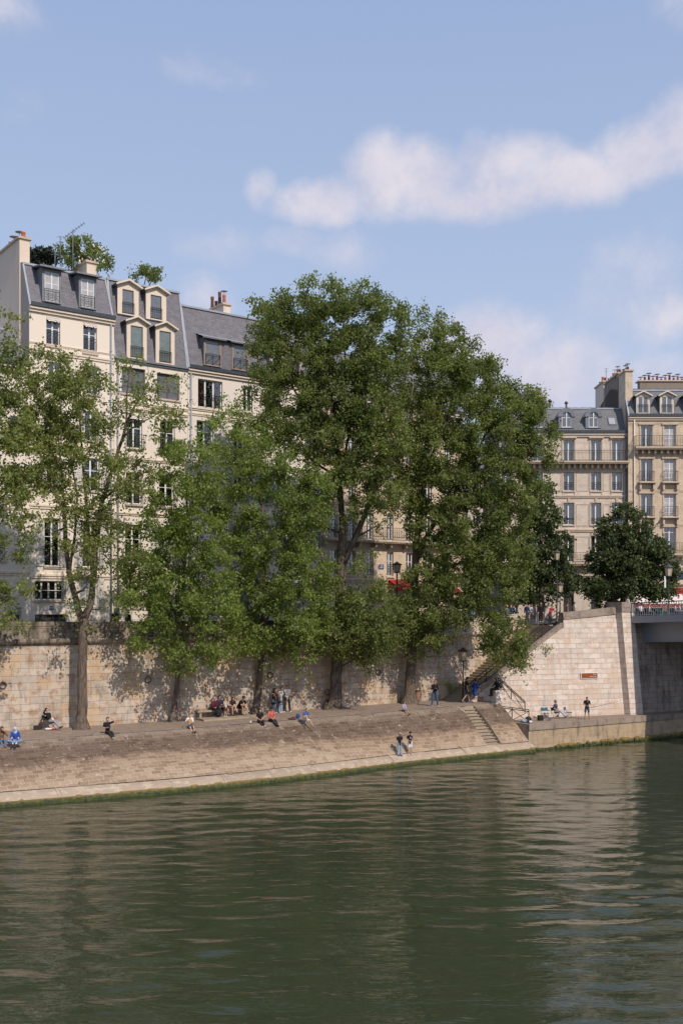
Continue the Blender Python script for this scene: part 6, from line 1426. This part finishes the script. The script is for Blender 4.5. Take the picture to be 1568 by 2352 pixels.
# --- by the stairs
person('man in black tee, cap and navy shorts walking past the lamp post', Q(tpx(1070, 3.2), 3.2, 3.1), RD + 1.15, 1.80, 'stand', ('down', 'down'), 'walk', .06, (0, .2), BLK, (.03, .045, .08), leglen='short', hair=(.05, .03, .02), hat=((.03, .03, .03), 'cap'), shoe=(.12, .13, .18))
def dress(o, k, J, hd, ch, pe):
    q = MB(); cap(q, ch, pe + Vector((0, 0, -.05)), .165, .17, .9); cap(q, pe + Vector((0, 0, -.05)), pe + Vector((0, 0, -.32)), .17, .19, .9); vremesh_scale(q, k, 'dress', (.02, .055, .22), o)
person('woman in a loose royal blue dress walking towards the staircase', Q(tpx(1090, 3.55), 3.55, 3.1), RD + 2.0, 1.66, 'stand', ('belly', 'belly'), 'walk', .12, (0, .4), (.02, .055, .22), (.02, .055, .22), 'long', leglen='short', hair=(.04, .025, .02), hairstyle='bun', shoe=(.6, .55, .5), extra=dress)
pp_ = Q(10.35, 4.35, 3.1); person('woman in black sitting on the stone end block with a backpack on', pp_, RD - 1.9, 1.68, 'chair', ('knee', 'lap'), ('chair', 'chair'), .12, (0, .5), BLK, (.02, .02, .025), 'long', seat=.88, hair=(.07, .03, .025), hairstyle='long', shoe=BLK)
mb = MB(); blob((0, 0, 0), .2, (.75, .8, 1.15), 10, 7, mb); blob((0, 0, .18), .1, (1, 1, .6), 8, 5, mb); tag(mb.build('backpack', cloth((.05, .055, .075)), None, pp_ + Vector((.26, -.05, 1.22))), 'dark backpack on the back of the woman on the end block', 'backpack')
smallbox('cardboard_box', prom(1101, 1611), (.42, .3, .34), cloth((.30, .20, .14)), 'brown cardboard box on the ground beside the stone end block', 'box', .3)
# --- lower quay anglers
def lq(px, py): return ground(px, py, 1.8)
def shades(o, k, J, hd, ch, pe):
    q = MB(); q.box(-.075, .075, -.118, -.092, .004, .038, 0, Matrix.Translation(hd)); q.v = [(x * k, y * k, z * k) for x, y, z in q.v]; q.build('sunglasses', cloth((.01, .01, .01)), o)
pc = lq(1275, 1650); folding_chair('folding chair occupied by the angler in sunglasses', pc, RD + .35, colr=(.04, .05, .07))
person('man in navy tee and sunglasses sitting on a folding chair, lower quay', pc + Vector((0, 0, 0)), RD + .35, 1.74, 'chair', ('lap', 'lap'), ('chairout', 'hang2'), -.05, (0, .1), (.05, .05, .085), (.33, .37, .43), seat=.42, hair=(.10, .05, .035), shoe=(.24, .22, .20), extra=shades)
folding_chair('empty teal folding chair with armrests left of the seated angler', lq(1251, 1651), RD - .5, colr=(.03, .14, .20), arms=True)
folding_chair('empty blue folding chair right of the seated angler', lq(1304, 1649), RD + .5, colr=(.04, .09, .20))
smallbox('tackle_box', lq(1240, 1655), (.34, .28, .38), cloth((.02, .02, .02)), 'black tackle box standing by the empty teal chair', 'box', .3)
mb = MB(); mb.lathe([(.10, 0), (.13, .26), (.135, .26), (.125, .25)], 12); tag(mb.build('bucket', cloth((.62, .60, .62)), None, lq(1262, 1655)), 'white plastic bucket between the teal chair and the seated angler', 'bucket')
def logo(o, k, J, hd, ch, pe):
    q = MB(); q.box(.02, .085, -.152, -.140, .08, .105, 0, Matrix.Translation(ch)); q.v = [(x * k, y * k, z * k) for x, y, z in q.v]; q.build('shirt_badge', cloth(WHT), o)
pm_ = lq(1347, 1652); person('man in black tee and denim shorts fishing from the lower quay', pm_, RD - .75, 1.62, 'stand', ('belly', 'belly'), None, .0, (0, .4), (.018, .018, .018), (.05, .09, .17), leglen='short', hair=(.06, .03, .02), shoe=(.2, .1, .07), skin='skin2', stance=.03, extra=logo)
fishing_rod('fishing rod held by the standing angler, pointing right along the pale wall', pm_ + Vector((.15, -.25, .85)), pm_ + Vector((3.2, -1.0, 1.75)))
fishing_rod('fishing rod resting on the quay edge with its tip down to the water', Q(15.4, 7.3, 1.86), Q(14.2, 8.3, .25))
mb = MB(); blob((0, 0, .15), .2, (1.1, .6, .7), 8, 6, mb); tag(mb.build('bag', cloth((.35, .45, .62)), None, Q(11.0, 6.5, 1.8)), 'pale blue bag on the lower quay behind the rusty railing', 'bag')
mb = MB(); blob((0, 0, .2), .24, (1., .7, .9), 8, 6, mb); tag(mb.build('bag', cloth((.02, .02, .022)), None, Q(11.55, 6.3, 1.8)), 'black bag beside the pale blue bag behind the rusty railing', 'bag')
mb = MB(); blob((0, 0, .1), .16, (1., .7, .6), 8, 6, mb); tag(mb.build('bag', cloth((.6, .6, .6)), None, Q(11.2, 6.9, 1.8)), 'crumpled white bag on the lower quay in front of the black bag', 'bag')
# --- up on the street
def street(px, off, rz, lb, H, **kw): return person(lb, onwall(px, off), rz, H, 'stand', **kw)
street(265, -.75, RD - .2, 'person in a dark hooded coat leaning over the parapet at the left', 1.66, arms=('phone', 'phone'), top=(.022, .025, .04), bottom=BLK, sleeve='long', hair=(.02, .02, .03), hairstyle='hijab', lean=.2, look=(0, .9))
street(295, -1.6, RD + 2, 'person in black half hidden by leaves behind the parapet at the left', 1.58, top=BLK, bottom=BLK, sleeve='long', hair=BLK)
street(1071, -.9, RD - .4, 'person in white shirt with a raised arm behind the parapet', 1.74, arms=('head', 'belly'), top=WHT, bottom=(.12, .03, .03), sleeve='long', hair=(.05, .03, .02))
street(1083, -.7, RD - .1, 'blonde person in denim shirt taking a picture over the parapet', 1.70, arms=('face', 'phone'), top=(.16, .25, .36), bottom=(.05, .05, .06), sleeve='long', hair=(.30, .19, .10), hairstyle='long')
street(1096, -1.5, RD + .6, 'brown-haired person in grey behind the parapet, right of the denim shirt', 1.66, top=(.10, .09, .09), bottom=BLK, sleeve='long', hair=(.14, .07, .04), hairstyle='long')
street(1163, -.7, RD + 2.8, 'person in yellow bucket hat and grey top behind the parapet', 1.66, top=(.10, .11, .11), bottom=BLK, sleeve='long', hair=(.1, .06, .03), hat=((.55, .32, .04), 'brim'), arms=('belly', 'belly'))
street(1176, -.8, RD + 1.6, 'red-haired person in a blue denim jacket beside the yellow hat', 1.72, top=(.05, .12, .24), bottom=BLK, sleeve='long', hair=(.26, .05, .02), arms=('belly', 'belly'))
street(1209, -1.3, RD - 1.2, 'person in navy jacket near the head of the stairs, leftmost of the group there', 1.60, top=(.035, .05, .11), bottom=BLK, sleeve='long', hair=(.08, .05, .04))
street(1219, -2.0, RD + .2, 'person in pale striped top in the group near the head of the stairs', 1.52, top=(.5, .48, .5), bottom=(.2, .18, .2), hair=(.08, .04, .03), hairstyle='long')
street(1229, -1.5, RD + 1.2, 'person in grey patterned jacket in the group near the head of the stairs', 1.50, top=(.34, .30, .32), bottom=(.25, .22, .24), sleeve='long', hair=(.10, .05, .03), hairstyle='bun')
street(1241, -1.9, RD - .3, 'person in black with orange scarf, rightmost of the group at the head of the stairs', 1.58, top=BLK, bottom=BLK, sleeve='long', hair=(.40, .08, .03))
t_ = tpx(1262, 3.3); pr_ = Q(t_, 3.3); pr_.z = coptop(17.3) - 1.02; person('person in a red polo shirt leaning on the raking wall top', pr_, RD + .1, 1.62, 'stand', ('rail', 'rail'), None, .32, (.6, .1), (.32, .015, .04), (.05, .05, .06), hair=(.12, .06, .04))
t_ = tpx(1308, 1.5)
for px, hh, cl in ((1301, 1.40, (.3, .1, .08)), (1318, 1.46, (.6, .55, .5))):
    q = Q(tpx(px, 2.2), 2.2); q.z = gz(q); person('person behind the retaining wall, only the head showing, %s' % ('in dark red' if px < 1310 else 'in a white top'), q, RD + 1.2, hh, 'stand', top=cl, bottom=BLK, hair=(.10, .05, .03))
q = Q(tpx(1440, 1.5), 1.5); q.z = gz(q) + .25; person('woman in white top with a dark ponytail walking behind the bridge pilaster', q, RD + 1.4, 1.66, 'stand', top=(.7, .62, .58), bottom=(.1, .1, .15), hair=(.06, .03, .02), hairstyle='bun')
def cafe(px, Y, lb, c, hh=1.25, hair=(.1, .05, .03)): p = at(px, HY, Y); p.z = gz(p) + .05; return person(lb, p, R(20 + px % 7 * 12), 1.70, 'chair', ('lap', 'lap'), ('chair', 'chair'), .0, (0, .2), c, (.08, .08, .1), sleeve='short', seat=.45, hair=hair)
for px, Y, lb, c, hr in ((1470, 94.5, 'cafe customer in white facing away under the awning, leftmost behind the bridge rail', (.7, .7, .74), (.08, .05, .04)), (1489, 94.0, 'long-haired cafe customer in a white blouse under the awning', (.72, .68, .68), (.16, .07, .04)), (1526, 93.8, 'cafe customer in brown beside the green bucket', (.22, .13, .10), (.12, .07, .05)), (1550, 94.3, 'cafe customer in a pinkish striped top right of the bridge lamp', (.5, .38, .36), (.2, .1, .06)), (1559, 93.6, 'cafe customer in a pale blue shirt right of the bridge lamp', (.35, .50, .70), (.15, .1, .07)), (1566, 94.2, 'fair-haired cafe customer in beige at the right edge', (.42, .34, .26), (.3, .2, .1))):
    cafe(px, Y, lb, c, hair=hr)
mb = MB(); mb.lathe([(.14, 0), (.19, .1), (.23, .55), (.25, .55), (.24, .5)], 12); mb.tube([(-.22, 0, .5), (-.5, 0, .75)], .04, 6); p = at(1516, HY, 92.5); p.z = gz(p) + .15; tag(mb.build('green_bucket', cloth((.05, .36, .08)), None, p), 'bright green bucket with a spout on the terrace behind the bridge railing', 'bucket')
# ------------------------------------------------------------------ street furniture
def lamp(label, p, H, lw=.26, lh=.62, base='slim', mat='iron', hood='iron'):
    root = empty('street_lamp', p, 0, label, 'street lamp'); mb = MB(); zl = H - lh * 1.35
    if base == 'big': mb.lathe([(.30, 0), (.30, .18), (.24, .22), (.20, .8), (.15, .9), (.17, .98), (.10, 1.1), (.07, 1.6), (.055, zl)], 10)
    else: mb.lathe([(.13, 0), (.13, .12), (.09, .18), (.075, .75), (.055, .85), (.045, 1.2), (.035, zl - .1), (.06, zl - .05), (.06, zl)], 10)
    mb.build('post', M[mat], root)
    g = MB(); g.lathe([(lw * .32, zl), (lw * .5, zl + lh * .98)], 6, smooth=False); g.build('lantern', M['lampglass'], root)
    h = MB(); h.lathe([(lw * .36, zl - .03), (lw * .38, zl + .03), (lw * .3, zl + .035)], 6, smooth=False)
    for k in range(6):
        a = math.pi * 2 * k / 6; h.bar((lw * .33 * math.cos(a), lw * .33 * math.sin(a), zl), (lw * .51 * math.cos(a), lw * .51 * math.sin(a), zl + lh), .018)
    h.lathe([(lw * .62, zl + lh * .95), (lw * .66, zl + lh), (lw * .52, zl + lh * 1.08), (lw * .22, zl + lh * 1.22), (lw * .2, zl + lh * 1.27), (lw * .06, zl + lh * 1.3), (lw * .08, zl + lh * 1.34), (.01, zl + lh * 1.4)], 10)
    h.build('hood', M[hood], root); return root
lamp('old iron lamp post standing on the promenade at the foot of the staircase', Q(8.75, 2.5, 3.1), 3.9, .62, .72)
def lp(px, off, ytop): p = onwall(px, off); return p, CZ + (HY - ytop) * p.y / FPX - p.z
p, h = lp(1186, -.35, 1299); lamp('lamp post with thick fluted base behind the parapet left of the stair head', p, h, .5, .75, 'big')
p, h = lp(911, -1.2, 1290); lamp('dark lamp post seen between the two thick poplars, against the tan facade', p, h, .62, .6, 'big')
q = Q(tpx(1278, 2.8), 2.8); q.z = gz(q); lamp('very tall thin lamp post near the head of the staircase', q, CZ + (HY - 1262) * q.y / FPX - q.z, .45, .6, 'slim', 'irong', 'irong')
q = Q(tpx(1285, 2.2), 2.2); q.z = gz(q); lamp('shorter lamp post with amber lantern beside the very tall one', q, CZ + (HY - 1336) * q.y / FPX - q.z, .5, .6, 'slim', 'irong', 'irong')
q = BP + DN * 3.0 + DU * .8; q.z = 9.28; lamp('lamp post with green hood on the bridge deck', q, CZ + (HY - 1295) * q.y / FPX - 9.28, .62, .68, 'slim', 'irong', 'irong')
mb = MB(); z = CZ + (HY - 1325) * q.y / FPX; mb.box(-.06, .06, -.02, .02, 0, .85); tag(mb.build('street_sign', M['white'], None, (q.x - .26, q.y, z - .8)), 'narrow white sign seen edge-on beside the bridge lamp post', 'sign')
# direction plate on the pale wall
t_ = tpx(1349, 5.5); o_ = offw(t_, 4.6) + .05; c = Q(t_, o_); zc = CZ + (HY - 1552) * c.y / FPX; t_ = tpx(1349, offw(t_, zc) + .08); c = Q(t_, offw(t_, zc) + .10, zc)
dv = (Q(t_ + .5, offw(t_ + .5, zc)) - Q(t_ - .5, offw(t_ - .5, zc))).normalized(); rz = math.atan2(dv.y, dv.x)
root = empty('direction_sign', c, rz, 'brown and white direction plate fixed on the pale retaining wall', 'sign')
mb = MB(); mb.box(-.72, .72, .0, .06, -.23, .23); mb.build('plate', M['white'], root); mb = MB(); mb.box(-.67, .67, -.012, -.002, -.185, .185); mb.build('panel', M['brownsign'], root)
text_mesh('sign_lettering', 'Port', .15, M['white'], root, Matrix.Translation((.44, -.018, .085)) @ FM, .003)
text_mesh('sign_lettering', 'Saint-Louis', .13, M['white'], root, Matrix.Translation((.30, -.018, -.07)) @ FM, .003)
# litter bin by the leaning poplar
root = empty('litter_bin', prom(958, 1609), 0, 'wire litter bin with a sagging reddish bag beside the thick leaning trunk', 'litter bin')
mb = MB(); mb.lathe([(.17, .05), (.20, .3), (.22, .6), (.20, .80), (.235, .84), (.21, .80)], 12); mb.build('bag', plain('translucent reddish bag', (.30, .17, .13), .5, .3, 4.), root)
mb = MB(); mb.tube([(.235 * math.cos(a), .235 * math.sin(a), .84) for a in np.linspace(0, 2 * math.pi, 15)], .02, 6, 0, False); mb.bar((.24, .02, 0), (.24, .02, 1.0), .05); mb.build('hoop', M['irong'], root)
# aerials on the roofs
def aerial(label, p, H, yagi=None, bars=6):
    root = empty('aerial', p, 0, label, 'aerial'); mb = MB(); mb.tube([(0, 0, 0), (0, 0, H)], .03, 5); mb.build('mast', M['zincdk'], root); mb = MB()
    if yagi:
        a, b = Vector(yagi[0]) + Vector((0, 0, H)), Vector(yagi[1]) + Vector((0, 0, H)); mb.bar(a, b, .035); mb.bar(a + Vector((.2, 0, -.12)), a.lerp(b, .6) + Vector((0, 0, -.12)), .02)
        for k in range(bars): c = a.lerp(b, k / (bars - 1)); mb.bar(c - Vector((0, .25, 0)), c + Vector((0, .25, 0)), .02)
    else:
        for z in (.97, .8): mb.bar((-.3, 0, H * z), (.3, 0, H * z), .02); mb.bar((0, -.3, H * z - .05), (0, .3, H * z - .05), .02)
    mb.build('antenna', M['zincdk'], root)
aerial('tall aerial with a long tilted rake antenna above the leftmost tall roof', at(168, 630, 74.5), (630 - 527) * 74.5 / FPX, ((-.65, 0, -.6), (.8, 0, .45)), 9)
aerial('thin aerial left of the rake antenna above the dark pine', at(139, 612, 75), (612 - 542) * 75 / FPX)
aerial('short thin aerial beside the dark pine', at(127, 615, 75), (615 - 577) * 75 / FPX)
aerial('thin aerial on the chimney wall of the right hand row', at(1391, 880, 106), (880 - 846) * 106 / FPX)
aerial('rake-shaped aerial on the chimney wall, nearer the golden building', at(1411, 872, 103), (872 - 850) * 103 / FPX, ((-.2, 0, 0), (.5, 0, .1)), 5)
